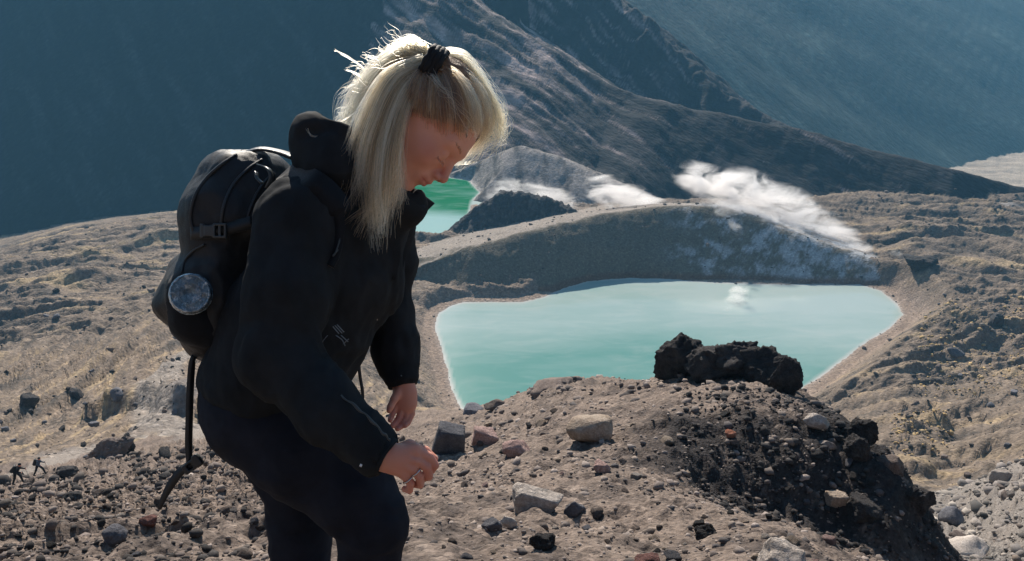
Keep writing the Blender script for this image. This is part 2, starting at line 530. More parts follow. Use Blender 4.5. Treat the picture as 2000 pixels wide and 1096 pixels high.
def hit(px, py, dmin=2.0, dmax=1200):
    """world point where the camera ray through a photo pixel meets the ground"""
    u = (px-1000)/FPX; v = (548-py)/FPX
    d = np.exp(np.linspace(math.log(dmin), math.log(dmax), 1500))
    t = d/(CP+v*SP)
    X = u*t; Z = CAM[2]+(-SP+v*CP)*t
    H = height(X, d)
    b = np.where(Z < H)[0]
    if len(b) == 0: return None
    i = b[0]
    return np.array([X[i], d[i], H[i]])

def catmull_xy(P, n):
    Q = np.concatenate([[2*P[0]-P[1]], P, [2*P[-1]-P[-2]]])
    t = np.linspace(0, len(P)-1-1e-6, n); i = t.astype(int); u = (t-i)[:, None]
    a, b, c, d = Q[i], Q[i+1], Q[i+2], Q[i+3]
    return 0.5*((2*b)+(-a+c)*u+(2*a-5*b+4*c-d)*u*u+(-a+3*b-3*c+d)*u**3)

# ---- mesh: fan of columns, rows spaced finer where the picture needs it
rows = np.concatenate([np.exp(np.linspace(math.log(0.9), math.log(3.2), 24, endpoint=False)),
                       np.exp(np.linspace(math.log(3.2), math.log(26), 300, endpoint=False)),
                       np.exp(np.linspace(math.log(26), math.log(150), 150, endpoint=False)),
                       np.exp(np.linspace(math.log(150), math.log(420), 330, endpoint=False)),
                       np.exp(np.linspace(math.log(420), math.log(760), 170, endpoint=False)), np.exp(np.linspace(math.log(760), math.log(1500), 60))])
kk = np.tan(np.concatenate([np.linspace(-1.02, -0.665, 36, endpoint=False), np.linspace(-0.665, 0.665, 720), np.linspace(0.675, 1.02, 36)]))
GX = rows[:, None]*kk[None, :]; GY = np.repeat(rows[:, None], len(kk), 1)
GZ, GC, GS1, GS2 = height(GX, GY, True)

# ---- albedo of the ground: rock tones, with some sun and shade put into them
def mixc(a, b, t):
    return a*(1-t[..., None]) + np.asarray(b)*t[..., None]
ALB = np.zeros(GX.shape+(3,))
ALB[:] = (0.228, 0.178, 0.146)
gslope_y = np.gradient(GZ, axis=0)/np.gradient(GY, axis=0)
n1 = fbm(GX*0.5, GY*0.5, 4, 101); n2 = fbm(GX*0.05, GY*0.05, 4, 102); n3 = fbm(GX*2.5, GY*2.5, 4, 103, 0.65)
nearm = GC == 0
ALB = np.where(nearm[..., None], mixc(ALB, (0.080, 0.066, 0.060), smooth(-0.15, 0.35, n3*0.7+n1*0.5)*0.85), ALB)  # dark patches stand in for shadows among the clods
ALB = np.where(nearm[..., None], mixc(ALB, (0.30, 0.245, 0.205), smooth(0.15, 0.6, -n3)*0.6), ALB)
# dark lava gravel on the bank facing right
K = GX/GY
bank = smooth(11.8, 13.0, GY)*(1-smooth(15.0, 16.2, GY))*smooth(0.10, 0.24, K)
bank = np.maximum(bank, smooth(12.0, 13, GY)*(1-smooth(22, 30, GY))*smooth(0.36, 0.42, K))
ALB = mixc(ALB, (0.030, 0.028, 0.029), bank*smooth(-0.45, 0.1, n3+0.25)*0.93)
# basin floor: brown ash with yellowish folds and dark patches painted as gully shade
mid = GC == 1
wx = GX + 14*fbm(GX*0.02, GY*0.02, 2, 40); wy = GY + 14*fbm(GX*0.02+9, GY*0.02, 2, 41)
left = K < -0.06
lftw = smooth(0.02, -0.25, K)
streak = (1-lftw)*fbm((wx*0.30+wy*0.95)*0.16, (wx*0.95-wy*0.3)*0.03, 4, 105, 0.6) + lftw*(fbm((wx*-0.30+wy*0.95)*0.16, (wx*0.95+wy*0.30)*0.03, 4, 106, 0.6)*smooth(120, 175, GY)+1.15*fbm((GX+0.10*GY)*0.55, GY*0.030, 4, 109, 0.6)*(1-smooth(125, 180, GY)))
floor_ = mixc(np.broadcast_to(np.array([0.215, 0.168, 0.130]), GX.shape+(3,)), (0.38, 0.285, 0.175), smooth(0.08, 0.42, streak+0.12*n2)*np.where(left, 0.95, 0.9)*np.clip(lftw*1.3+smooth(0.34, 0.46, K)*smooth(-0.25, 0.1, n2), 0, 1))
floor_ = mixc(floor_, (0.060, 0.056, 0.053), smooth(0.05, 0.42, -streak+0.35*fbm(GX*0.25, GY*0.25, 4, 107, 0.65))*0.75)
ALB = np.where(mid[..., None], floor_, ALB)
# pale walked ash where the trail loops on the left
for cpx, cpy, rx, ry, a in ((330, 790, 95, 75, 0.9), (150, 880, 150, 24, 0.8), (400, 850, 110, 40, 0.7), (1760, 600, 50, 40, 0.6)):
    v_ = (100-GZ)/GY
    ang = np.arctan(v_)-PITCH
    ppy = 548+FPX*np.tan(ang)
    # centre of the patch in the world
    c = hit(cpx, cpy)
    dd = c[1]
    wdt = rx/FPX*dd; dep = ry/FPX*dd*2.6
    ms = 1-smooth(0.5, 1.1, np.sqrt(((GX-c[0])/wdt)**2+((GY-c[1])/dep)**2)+0.2*n2)
    ALB = mixc(ALB, (0.235, 0.205, 0.185), ms*a*(GY > 40))
for TR, hw in ((TRAIL, 2.3), (TRAIL2, 1.7)):
    T_ = [hit(*p) for p in TR]
    T_ = catmull_xy(np.array([[p[0], p[1]] for p in T_]), 40)
    dm = np.full(GX.shape, 1e9)
    for a_, b_ in zip(T_[:-1], T_[1:]):
        e_ = b_-a_; t_ = np.clip(((GX-a_[0])*e_[0]+(GY-a_[1])*e_[1])/(e_@e_), 0, 1)
        dm = np.minimum(dm, np.hypot(GX-a_[0]-t_*e_[0], GY-a_[1]-t_*e_[1]))
    ALB = mixc(ALB, (0.27, 0.235, 0.205), (1-smooth(hw*0.6, hw*1.25, dm+0.5*n2))*0.95*(GY > 44))
# ash hill by the lake: dark olive-grey face, paler crown, bluish white fumarole patches
hb = GC == 2
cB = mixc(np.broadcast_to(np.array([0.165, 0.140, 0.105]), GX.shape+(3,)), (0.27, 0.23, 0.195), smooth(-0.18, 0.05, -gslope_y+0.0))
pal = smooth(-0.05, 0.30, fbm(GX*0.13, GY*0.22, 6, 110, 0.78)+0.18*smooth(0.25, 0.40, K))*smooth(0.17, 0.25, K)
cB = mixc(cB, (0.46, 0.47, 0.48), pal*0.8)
cB = mixc(cB, (0.17, 0.10, 0.065), (1-smooth(0.9, 2.0, GZ))*0.9)
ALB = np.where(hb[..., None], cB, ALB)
ALB = np.where((GC == 3)[..., None], mixc(np.broadcast_to(np.array([0.060, 0.058, 0.060]), GX.shape+(3,)), (0.13, 0.115, 0.10), smooth(0.1, 0.5, n1)), ALB)
he = mixc(np.broadcast_to(np.array([0.27, 0.24, 0.22]), GX.shape+(3,)), (0.085, 0.08, 0.078), smooth(-0.1, 0.4, fbm(GX*0.2, GY*0.05, 4, 112, 0.6)))
ALB = np.where((GC == 4)[..., None], he, ALB)
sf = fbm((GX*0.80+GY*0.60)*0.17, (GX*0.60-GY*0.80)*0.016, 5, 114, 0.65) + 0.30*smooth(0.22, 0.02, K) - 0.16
hf = mixc(np.broadcast_to(np.array([0.026, 0.027, 0.029]), GX.shape+(3,)), (0.37, 0.29, 0.27), smooth(0.05, 0.38, sf)*0.85)  # pale pink streaks: sunlight on the ribs put into the ridge colour
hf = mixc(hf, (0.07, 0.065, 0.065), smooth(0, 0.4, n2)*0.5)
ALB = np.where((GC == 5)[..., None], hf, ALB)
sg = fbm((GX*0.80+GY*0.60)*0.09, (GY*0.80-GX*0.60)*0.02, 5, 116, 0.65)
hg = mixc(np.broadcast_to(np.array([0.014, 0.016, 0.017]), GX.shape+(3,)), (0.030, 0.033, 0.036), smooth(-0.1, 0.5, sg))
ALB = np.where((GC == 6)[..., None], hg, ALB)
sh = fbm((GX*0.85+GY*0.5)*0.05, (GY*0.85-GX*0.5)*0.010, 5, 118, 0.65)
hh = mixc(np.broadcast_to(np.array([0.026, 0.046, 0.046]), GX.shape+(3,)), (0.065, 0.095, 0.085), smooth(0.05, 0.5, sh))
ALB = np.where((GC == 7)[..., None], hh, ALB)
fl = (GY > 480) & (GC == 1)
ALB = np.where(fl[..., None], np.array([0.36, 0.30, 0.24])*(1+0.25*fbm(GX*0.06, GY*0.06, 4, 120)[..., None]), ALB)
rgt = (mid & (GY < 330))*smooth(0.2, 0.4, K)
ALB = ALB*(1-0.12*rgt)[..., None]
cor = (GY > 16)*(GY < 62)*smooth(0.48, 0.56, K)
ALB = mixc(ALB, (0.235, 0.215, 0.195), cor*0.7)
# mineral rim of the lakes, rusty on the shaded far shore
for sd, zed in ((GS1, 1), (GS2, 1)):
    rim = (1-smooth(0.0, 1.6, -sd))*(sd < 1.5)*(GY > 100)
    ALB = mixc(ALB, (0.50, 0.46, 0.42), rim*np.where(GC == 2, 0.0, 0.7))
    beach = smooth(9, 2, -sd)*(sd < 0)*(GC == 1)*(GY > 100)
    ALB = mixc(ALB, (0.30, 0.225, 0.175), beach*0.75)
ALB = ALB*(1+0.22*fbm(GX*7/np.maximum(GY*0.12, 1), GY*7/np.maximum(GY*0.12, 1), 4, 121, 0.7))[..., None]
ALB = np.clip(ALB, 0.01, 0.8)

def ground_mat(name, fine, bdist, bstr, contrast=0.35, streak=None):
    m = NT(name)
    at = m.n('ShaderNodeAttribute', attribute_name='albedo')
    g = m.n('ShaderNodeNewGeometry')
    pos = g.outputs['Position']
    if streak:      # scree sorted into long streaks down the slope
        mp = m.n('ShaderNodeMapping'); mp.vector_type = 'TEXTURE'
        mp.inputs['Rotation'].default_value = (0, 0, math.atan2(streak[1], streak[0])); mp.inputs['Scale'].default_value = (streak[2], 1.0, 1.0)
        m.l(pos, mp.inputs[0]); pos = mp.outputs[0]
    a = m.noise(pos, fine, 8, 0.68)
    vo = m.n('ShaderNodeTexVoronoi', feature='F1')
    vo.inputs['Scale'].default_value = fine*1.6
    vo.inputs['Randomness'].default_value = 1.0
    m.l(pos, vo.inputs['Vector'])
    b = m.noise(pos, fine*0.23, 4, 0.6)
    k = m.ramp(a, [(0.30, 1-contrast), (0.5, 1.0), (0.72, 1+contrast)])
    col = m.mix(1.0, at.outputs['Color'], k, 'MULTIPLY')
    sep = m.n('ShaderNodeSeparateColor')
    m.l(vo.outputs['Color'], sep.inputs[0])
    k2 = m.ramp(sep.outputs[0], [(0.0, 0.72), (0.8, 1.05), (1.0, 1.45)])
    col = m.mix(0.7, col, m.mix(1.0, col, k2, 'MULTIPLY'))
    hgt = m.math('ADD', m.math('MULTIPLY', a, 1.2), m.math('SUBTRACT', b, m.math('MULTIPLY', vo.outputs['Distance'], 0.5)))
    m.bsdf(col, 0.95, hgt, bstr, bdist, 0.12)
    return m.m

GM = {0: ground_mat('near_scree', 11.0, 0.05, 1.0, 0.42), 1: ground_mat('basin_ash', 1.3, 0.35, 0.8, 0.4), 2: ground_mat('ash_hill', 1.4, 0.25, 0.7),
      3: ground_mat('lava_crag', 0.7, 0.8, 0.9), 4: ground_mat('mound_ash', 0.8, 0.5, 0.7), 5: ground_mat('ridge_rock', 0.55, 0.8, 0.55, 0.35, (0.6, -0.8, 4.0)),
      6: ground_mat('mountain_scree', 0.40, 0.8, 0.28, 0.35, (0.45, 0.89, 6.0)), 7: ground_mat('far_scree', 0.22, 1.5, 0.5, 0.35, (-0.5, 0.86, 7.0))}
GN = {0: 'scree_slope', 1: 'valley_floor', 2: 'ash_hill', 3: 'lava_crag', 4: 'mound', 5: 'mountain_ridge', 6: 'mountain_slope', 7: 'far_mountain'}

nr, nc = GX.shape
idx = np.arange(nr*nc).reshape(nr, nc)
quads = np.stack([idx[:-1, :-1], idx[:-1, 1:], idx[1:, 1:], idx[1:, :-1]], -1).reshape(-1, 4)
qc = GC[:-1, :-1].reshape(-1)
allv = np.stack([GX, GY, GZ], -1).reshape(-1, 3)
allc = ALB.reshape(-1, 3)
for c in range(8):
    q = quads[qc == c]
    if len(q) == 0: continue
    used, inv = np.unique(q, return_inverse=True)
    o = mesh_obj(GN[c], allv[used], inv.reshape(-1, 4), GM[c])
    add_color(o.data, 'albedo', allc[used])
    tag(o, kind='structure')
# ground beside and behind the photographer, so that light and shade come from a whole hillside
bx = np.linspace(-60, 60, 61); by = np.linspace(-60, 3.0, 64)
BX, BY = np.meshgrid(bx, by)
def back_h(x, y):
    return 99.25 - 0.55*y - 0.0*np.abs(x) + 0.5*fbm(x*0.3, y*0.3, 4, 130) - 0.35*(y > -2)
BZ = back_h(BX, BY)
# keep it below the fan of the main slope
inside = (BY > 0.9) & (np.abs(BX/np.maximum(BY, 0.01)) < 1.55)
BZ = np.where(inside, BZ-1.2, BZ)
BZ = np.where((BY > -0.5) & (BY <= 0.9), np.minimum(BZ, 98.6), BZ)
bi = np.arange(BX.size).reshape(BX.shape)
bq = np.stack([bi[:-1, :-1], bi[:-1, 1:], bi[1:, 1:], bi[1:, :-1]], -1).reshape(-1, 4)
o = mesh_obj('hillside', np.stack([BX, BY, BZ], -1).reshape(-1, 3), bq, GM[0])
add_color(o.data, 'albedo', np.broadcast_to(np.array([0.2, 0.165, 0.145]), (BX.size, 3)))
tag(o, kind='structure')

# ================================================================== LAKES
def water_mat(name, deep, mid_, pale):
    m = NT(name)
    at = m.n('ShaderNodeAttribute', attribute_name='shore')
    g = m.n('ShaderNodeNewGeometry')
    mp = m.n('ShaderNodeMapping'); mp.inputs['Scale'].default_value = (0.6, 1.6, 1.0)
    m.l(g.outputs['Position'], mp.inputs[0])
    big = m.noise(mp.outputs[0], 0.028, 4, 0.55, 0.6)
    wisps = m.noise(mp.outputs[0], 0.12, 5, 0.6, 0.8)
    cl = m.n('ShaderNodeAttribute', attribute_name='cloud')
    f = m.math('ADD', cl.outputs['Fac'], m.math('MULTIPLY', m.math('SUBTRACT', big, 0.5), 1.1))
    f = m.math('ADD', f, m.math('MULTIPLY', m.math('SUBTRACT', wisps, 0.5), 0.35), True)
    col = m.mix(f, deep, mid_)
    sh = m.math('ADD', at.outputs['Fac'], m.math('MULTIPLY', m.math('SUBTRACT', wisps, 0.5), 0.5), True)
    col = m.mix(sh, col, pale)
    rip = m.noise(g.outputs['Position'], 1.4, 4, 0.6)
    m.bsdf(col, 0.10, rip, 0.10, 0.05, 0.4, IOR=1.33)
    return m.m

def lake(name, P, mat, label, cloudf):
    x0, y0 = P.min(0)-6; x1, y1 = P.max(0)+6
    xs = np.arange(x0, x1, 1.0); ys = np.arange(y0, y1, 1.0)
    X, Y = np.meshgrid(xs, ys)
    sd = poly_sd(X, Y, P)
    i = np.arange(X.size).reshape(X.shape)
    q = np.stack([i[:-1, :-1], i[:-1, 1:], i[1:, 1:], i[1:, :-1]], -1).reshape(-1, 4)
    keep = (sd[:-1, :-1] > -4).reshape(-1)
    q = q[keep]; used, inv = np.unique(q, return_inverse=True)
    v = np.stack([X, Y, np.zeros_like(X)], -1).reshape(-1, 3)[used]
    o = mesh_obj(name, v, inv.reshape(-1, 4), mat)
    s = sd.reshape(-1)[used]
    add_float(o.data, 'shore', np.clip(1-s/1.3, 0, 1)**1.4)
    add_float(o.data, 'cloud', cloudf(v[:, 0], v[:, 1]))
    tag(o, label=label, cat='lake', kind='structure')
    return o
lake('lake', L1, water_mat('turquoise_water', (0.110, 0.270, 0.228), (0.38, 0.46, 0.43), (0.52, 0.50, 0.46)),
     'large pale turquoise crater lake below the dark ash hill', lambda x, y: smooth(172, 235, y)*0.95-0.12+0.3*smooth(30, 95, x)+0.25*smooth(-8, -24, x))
lake('lake', L2, water_mat('emerald_water', (0.000, 0.170, 0.062), (0.33, 0.52, 0.50), (0.46, 0.54, 0.50)),
     "small emerald lake with a milky near end, beside the woman's chin", lambda x, y: smooth(330, 312, y+0.25*(x+30)))

# ================================================================== HAZE
hz = NT('haze_air')
pv = hz.n('ShaderNodeVolumePrincipled')
pv.inputs['Color'].default_value = (0.17, 0.44, 0.67, 1)
pv.inputs['Density'].default_value = HAZE_DENS
pv.inputs['Anisotropy'].default_value = 0.0
hz.l(pv.outputs[0], hz.out.inputs['Volume'])
zt = max(float(allv[:, 2].max()), 103.0) + 2.0; zb_ = float(min(allv[:, 2].min(), BZ.min())) - 1.0
xm = float(np.abs(allv[:, 0]).max()) + 5; y0_, y1_ = -65.0, float(allv[:, 1].max()) + 5
hv = np.array([[a, b, c] for a in (-xm, xm) for b in (y0_, y1_) for c in (zb_, zt)])
hf_ = np.array([[0, 1, 3, 2], [4, 6, 7, 5], [0, 4, 5, 1], [2, 3, 7, 6], [0, 2, 6, 4], [1, 5, 7, 3]])
tag(mesh_obj('haze', hv, hf_, hz.m, smooth_=False), kind='stuff')
# ================================================================== SIGNED-DISTANCE MODELLER (for people, clothes, packs)
class Field:
    def __init__(s, xs, ys, zs):
        s.ax = [np.asarray(a, dtype=np.float32) for a in (xs, ys, zs)]
        s.f = np.full([len(a) for a in s.ax], 1.0, dtype=np.float32)
    def _box(s, lo, hi):
        sl = []
        for a, l, h in zip(s.ax, lo, hi):
            i = max(int(np.searchsorted(a, l))-1, 0); j = min(int(np.searchsorted(a, h))+1, len(a))
            if j <= i: return None
            sl.append(slice(i, j))
        return tuple(sl)
    def _pts(s, sl):
        return (s.ax[0][sl[0]][:, None, None], s.ax[1][sl[1]][None, :, None], s.ax[2][sl[2]][None, None, :])
    def _apply(s, sl, d, k, op):
        g = s.f[sl]
        if op == 'add':
            h = np.maximum(k-np.abs(g-d), 0)/k
            s.f[sl] = np.minimum(g, d) - h*h*k*0.25
        elif op == 'sub':
            d = -d
            h = np.maximum(k-np.abs(g-d), 0)/k
            s.f[sl] = np.maximum(g, d) + h*h*k*0.25
        elif op == 'and':
            s.f[sl] = np.maximum(g, d)
    def capsule(s, a, ra, b, rb, k=0.02, op='add', n=None, sc=1.0):
        """tapered capsule; n, sc: squash the cross-section along unit direction n (sc>1 = thinner)"""
        a = np.asarray(a, float); b = np.asarray(b, float)
        R = max(ra, rb) + k + 0.02
        lo = np.minimum(a, b)-R; hi = np.maximum(a, b)+R
        sl = s._box(lo, hi)
        if sl is None: return s
        X, Y, Z = s._pts(sl)
        px, py, pz = X-a[0], Y-a[1], Z-a[2]
        e = b-a; L2 = max(float(e@e), 1e-12)
        t = np.clip((px*e[0]+py*e[1]+pz*e[2])/L2, 0, 1)
        dx, dy, dz = px-t*e[0], py-t*e[1], pz-t*e[2]
        if n is not None:
            n = np.asarray(n, float); n = n/np.linalg.norm(n)
            q = dx*n[0]+dy*n[1]+dz*n[2]
            dd = np.sqrt(np.maximum(dx*dx+dy*dy+dz*dz + q*q*(sc*sc-1), 0))
        else:
            dd = np.sqrt(dx*dx+dy*dy+dz*dz)
        s._apply(sl, (dd-(ra+(rb-ra)*t)).astype(np.float32), k, op)
        return s
    def chain(s, pts, k=0.02, op='add', n=None, sc=1.0):
        for (a, ra), (b, rb) in zip(pts[:-1], pts[1:]):
            s.capsule(a, ra, b, rb, k, op, n, sc)
        return s
    def ball(s, c, r, k=0.02, op='add'):
        return s.capsule(c, r, c, r, k, op)
    def ellipsoid(s, c, r, M=None, k=0.02, op='add'):
        """M: rows are the ellipsoid's own axes"""
        c = np.asarray(c, float); r = np.asarray(r, float)
        M = np.eye(3) if M is None else np.asarray(M, float)
        R = max(r)+k+0.02
        sl = s._box(c-R, c+R)
        if sl is None: return s
        X, Y, Z = s._pts(sl)
        p = (X-c[0], Y-c[1], Z-c[2])
        k0 = 0; k1 = 0
        for i in range(3):
            q = p[0]*M[i, 0]+p[1]*M[i, 1]+p[2]*M[i, 2]
            k0 = k0 + (q/r[i])**2; k1 = k1 + (q/(r[i]**2))**2
        k0 = np.sqrt(k0); k1 = np.sqrt(k1)
        d = k0*(k0-1)/np.maximum(k1, 1e-6)
        s._apply(sl, d.astype(np.float32), k, op)
        return s
    def box(s, c, h, M=None, rnd=0.01, k=0.01, op='add'):
        c = np.asarray(c, float); M = np.eye(3) if M is None else np.asarray(M, float)
        R = float(np.linalg.norm(h))+k+0.01
        sl = s._box(c-R, c+R)
        if sl is None: return s
        X, Y, Z = s._pts(sl)
        p = (X-c[0], Y-c[1], Z-c[2])
        q = [np.abs(p[0]*M[i, 0]+p[1]*M[i, 1]+p[2]*M[i, 2])-(h[i]-rnd) for i in range(3)]
        o = np.sqrt(sum(np.maximum(v, 0)**2 for v in q)) + np.minimum(np.maximum(np.maximum(q[0], q[1]), q[2]), 0) - rnd
        s._apply(sl, o.astype(np.float32), k, op)
        return s
    def plane(s, c, n, lo, hi):
        """keep the half-space behind the plane, inside a box"""
        sl = s._box(np.asarray(lo), np.asarray(hi))
        if sl is None: return s
        n = np.asarray(n, float); n = n/np.linalg.norm(n)
        X, Y, Z = s._pts(sl)
        d = (X-c[0])*n[0]+(Y-c[1])*n[1]+(Z-c[2])*n[2]
        s.f[sl] = np.maximum(s.f[sl], d.astype(np.float32))
        return s
    def mesh(s):
        f = s.f; ins = f < 0
        a = ins[:-1, :-1, :-1]; any_ = a.copy(); all_ = a.copy()
        for di in (0, 1):
            for dj in (0, 1):
                for dk in (0, 1):
                    b = ins[di:f.shape[0]-1+di, dj:f.shape[1]-1+dj, dk:f.shape[2]-1+dk]
                    any_ |= b; all_ &= b
        act = any_ & ~all_
        I = np.argwhere(act)
        vid = np.full(act.shape, -1, dtype=np.int32)
        vid[act] = np.arange(len(I))
        corner = np.array([(i, j, k) for i in (0, 1) for j in (0, 1) for k in (0, 1)])
        fv = np.stack([f[I[:, 0]+c[0], I[:, 1]+c[1], I[:, 2]+c[2]] for c in corner], 1)
        acc = np.zeros((len(I), 3)); cnt = np.zeros(len(I))
        for m in range(8):
            for ax in range(3):
                if corner[m][ax] == 0:
                    c2 = corner[m].copy(); c2[ax] = 1
                    m2 = int(c2[0]*4+c2[1]*2+c2[2])
                    fa, fb = fv[:, m], fv[:, m2]
                    x = (fa < 0) != (fb < 0)
                    t = np.where(x, fa/np.where(np.abs(fa-fb) < 1e-9, 1e-9, fa-fb), 0)
                    p = np.tile(corner[m].astype(float), (len(I), 1)); p[:, ax] += t
                    acc += p*x[:, None]; cnt += x
        loc = acc/cnt[:, None]
        v = np.zeros_like(loc)
        for ax in range(3):
            A = s.ax[ax]; v[:, ax] = A[I[:, ax]] + loc[:, ax]*(A[I[:, ax]+1]-A[I[:, ax]])
        faces = []
        for ax in range(3):
            o1, o2 = [(1, 2), (2, 0), (0, 1)][ax]
            lo = [slice(None)]*3; hi = [slice(None)]*3
            lo[ax] = slice(0, -1); hi[ax] = slice(1, None)
            s0, s1 = ins[tuple(lo)], ins[tuple(hi)]
            e = np.argwhere(s0 != s1)
            ok = (e[:, o1] > 0) & (e[:, o2] > 0) & (e[:, o1] < f.shape[o1]-1) & (e[:, o2] < f.shape[o2]-1)
            e = e[ok]
            def cell(d1, d2):
                q = e.copy(); q[:, o1] -= d1; q[:, o2] -= d2
                return vid[q[:, 0], q[:, 1], q[:, 2]]
            qd = np.stack([cell(1, 1), cell(0, 1), cell(0, 0), cell(1, 0)], 1)
            flip = ~s0[e[:, 0], e[:, 1], e[:, 2]]
            qd[flip] = qd[flip][:, ::-1]
            faces.append(qd)
        return v, np.concatenate(faces)

def vnormals(v, q):
    a, b, c, d = (v[q[:, i]] for i in range(4))
    n = np.cross(c-a, d-b)
    out = np.zeros_like(v)
    for i in range(4):
        for k in range(3):
            out[:, k] += np.bincount(q[:, i], n[:, k], len(v))
    return out/np.maximum(np.linalg.norm(out, axis=1), 1e-12)[:, None]

def relax(v, q, it=1, lam=0.5):
    e = np.concatenate([q[:, [0, 1]], q[:, [1, 2]], q[:, [2, 3]], q[:, [3, 0]]])
    for _ in range(it):
        s_ = np.zeros_like(v); n = np.bincount(e[:, 0], minlength=len(v))+np.bincount(e[:, 1], minlength=len(v))
        for k in range(3):
            s_[:, k] = np.bincount(e[:, 0], v[e[:, 1], k], len(v))+np.bincount(e[:, 1], v[e[:, 0], k], len(v))
        v = v*(1-lam) + lam*s_/np.maximum(n, 1)[:, None]
    return v

def axis(*segs):
    """segs: (start, stop, step) ... contiguous"""
    out = []
    for a, b, st in segs:
        out.append(np.arange(a, b, st))
    out = np.concatenate(out)
    return np.unique(np.round(out, 6))

def tube_mesh(paths, sides=6):
    """paths: list of (points(n,3), radii(n)) -> verts, quads (view or world frame alike)"""
    VV, FF = [], []; o = 0
    for P, R in paths:
        P = np.asarray(P, float); R = np.broadcast_to(np.asarray(R, float), (len(P),))
        T = np.gradient(P, axis=0); T /= np.maximum(np.linalg.norm(T, axis=1), 1e-9)[:, None]
        up = np.array([0.13, 0.21, 0.97])
        A = np.cross(T, up); A /= np.maximum(np.linalg.norm(A, axis=1), 1e-9)[:, None]
        B = np.cross(T, A)
        an = np.linspace(0, 2*PI, sides, endpoint=False)
        v = P[:, None]+R[:, None, None]*(np.cos(an)[None, :, None]*A[:, None]+np.sin(an)[None, :, None]*B[:, None])
        n = len(P); i = np.arange(n*sides).reshape(n, sides)
        j = np.roll(i, -1, 1)
        FF.append(np.stack([i[:-1], j[:-1], j[1:], i[1:]], -1).reshape(-1, 4)+o)
        v = v.reshape(-1, 3)
        # caps
        c0 = len(v); v = np.concatenate([v, P[:1], P[-1:]])
        ring = np.arange(sides)
        FF.append(np.stack([np.roll(ring, -1), ring, np.full(sides, c0), np.full(sides, c0)], -1)+o)
        r2 = (n-1)*sides+ring
        FF.append(np.stack([r2, np.roll(r2, -1), np.full(sides, c0+1), np.full(sides, c0+1)], -1)+o)
        VV.append(v); o += len(v)
    F = np.concatenate(FF)
    tri = F[:, 2] == F[:, 3]
    return np.concatenate(VV), [F[~tri], F[tri][:, :3]]

def strap_mesh(P, nrm, w, th):
    """flat webbing along P, width w across nrm x tangent"""
    P = np.asarray(P, float); nrm = np.broadcast_to(np.asarray(nrm, float), P.shape)
    w = np.broadcast_to(np.asarray(w, float), (len(P),))
    T = np.gradient(P, axis=0); T /= np.linalg.norm(T, axis=1)[:, None]
    A = np.cross(nrm, T); A /= np.linalg.norm(A, axis=1)[:, None]
    N = np.cross(T, A)
    v = np.stack([P-A*w[:, None]/2-N*th/2, P+A*w[:, None]/2-N*th/2, P+A*w[:, None]/2+N*th/2, P-A*w[:, None]/2+N*th/2], 1)
    n = len(P); i = np.arange(n*4).reshape(n, 4); j = np.roll(i, -1, 1)
    F = np.stack([i[:-1], j[:-1], j[1:], i[1:]], -1).reshape(-1, 4)
    F = np.concatenate([F, [[3, 2, 1, 0]], [[(n-1)*4+k for k in range(4)]]])
    return v.reshape(-1, 3), F

def catmull(P, n):
    P = np.asarray(P, float)
    Q = np.concatenate([[2*P[0]-P[1]], P, [2*P[-1]-P[-2]]])
    t = np.linspace(0, len(P)-1-1e-6, n); i = t.astype(int); u = (t-i)[:, None]
    a, b, c, d = Q[i], Q[i+1], Q[i+2], Q[i+3]
    return 0.5*((2*b)+(-a+c)*u+(2*a-5*b+4*c-d)*u*u+(-a+3*b-3*c+d)*u**3)

# ================================================================== THE WOMAN
def fabric(name, col, rough, weave=900, bstr=0.25, sheen=0.15, spec=0.2):
    m = NT(name)
    c = m.coord('Object')
    a = m.noise(c, 14, 4, 0.6)
    b = m.noise(c, weave, 2, 0.6)
    k = m.ramp(a, [(0.3, 0.75), (0.7, 1.3)])
    col = m.mix(1.0, col, k, 'MULTIPLY')
    h = m.math('ADD', m.math('MULTIPLY', a, 3.0), m.math('MULTIPLY', b, 0.35))
    m.bsdf(col, rough, h, bstr, 0.004, spec, Sheen_Weight=sheen, Sheen_Roughness=0.4)
    return m.m
M_JACKET = fabric('black_softshell', (0.0180, 0.0205, 0.0230), 0.88, sheen=0.0, spec=0.12)
M_TROUS = fabric('navy_trousers', (0.0165, 0.0190, 0.0270), 0.88, sheen=0.0, spec=0.12)
M_PACK = fabric('pack_nylon', (0.0130, 0.0150, 0.0170), 0.5, 1200, 0.35, 0.05, 0.35)
M_MESHPK = fabric('pack_mesh', (0.006, 0.008, 0.011), 0.7)
M_WEB = fabric('webbing', (0.016, 0.019, 0.020), 0.42, 1500, 0.3, 0.1, 0.5)
M_GREY = simple_mat('grey_plastic', (0.045, 0.052, 0.052), 0.35, 0.5, 60, 0.1)
M_BOOT = simple_mat('boot_leather', (0.03, 0.024, 0.02), 0.6)
M_STEEL = simple_mat('zip_steel', (0.55, 0.55, 0.56), 0.25, 0.5, 60, 0.05, Metallic=1.0)

def skin_mat():
    m = NT('skin')
    c = m.coord('Object')
    a = m.noise(c, 22, 4, 0.6); b = m.noise(c, 380, 3, 0.6)
    at = m.n('ShaderNodeAttribute', attribute_name='flush')
    col = m.mix(a, (0.66, 0.30, 0.20), (0.76, 0.39, 0.28))
    col = m.mix(at.outputs['Fac'], col, (0.42, 0.095, 0.075))
    h = m.math('ADD', m.math('MULTIPLY', a, 0.4), m.math('MULTIPLY', b, 0.25))
    m.bsdf(col, 0.5, h, 0.25, 0.001, 0.35, Subsurface_Weight=0.4, Subsurface_Radius=(0.012, 0.005, 0.003), Subsurface_Scale=0.6)
    return m.m
M_SKIN = skin_mat()

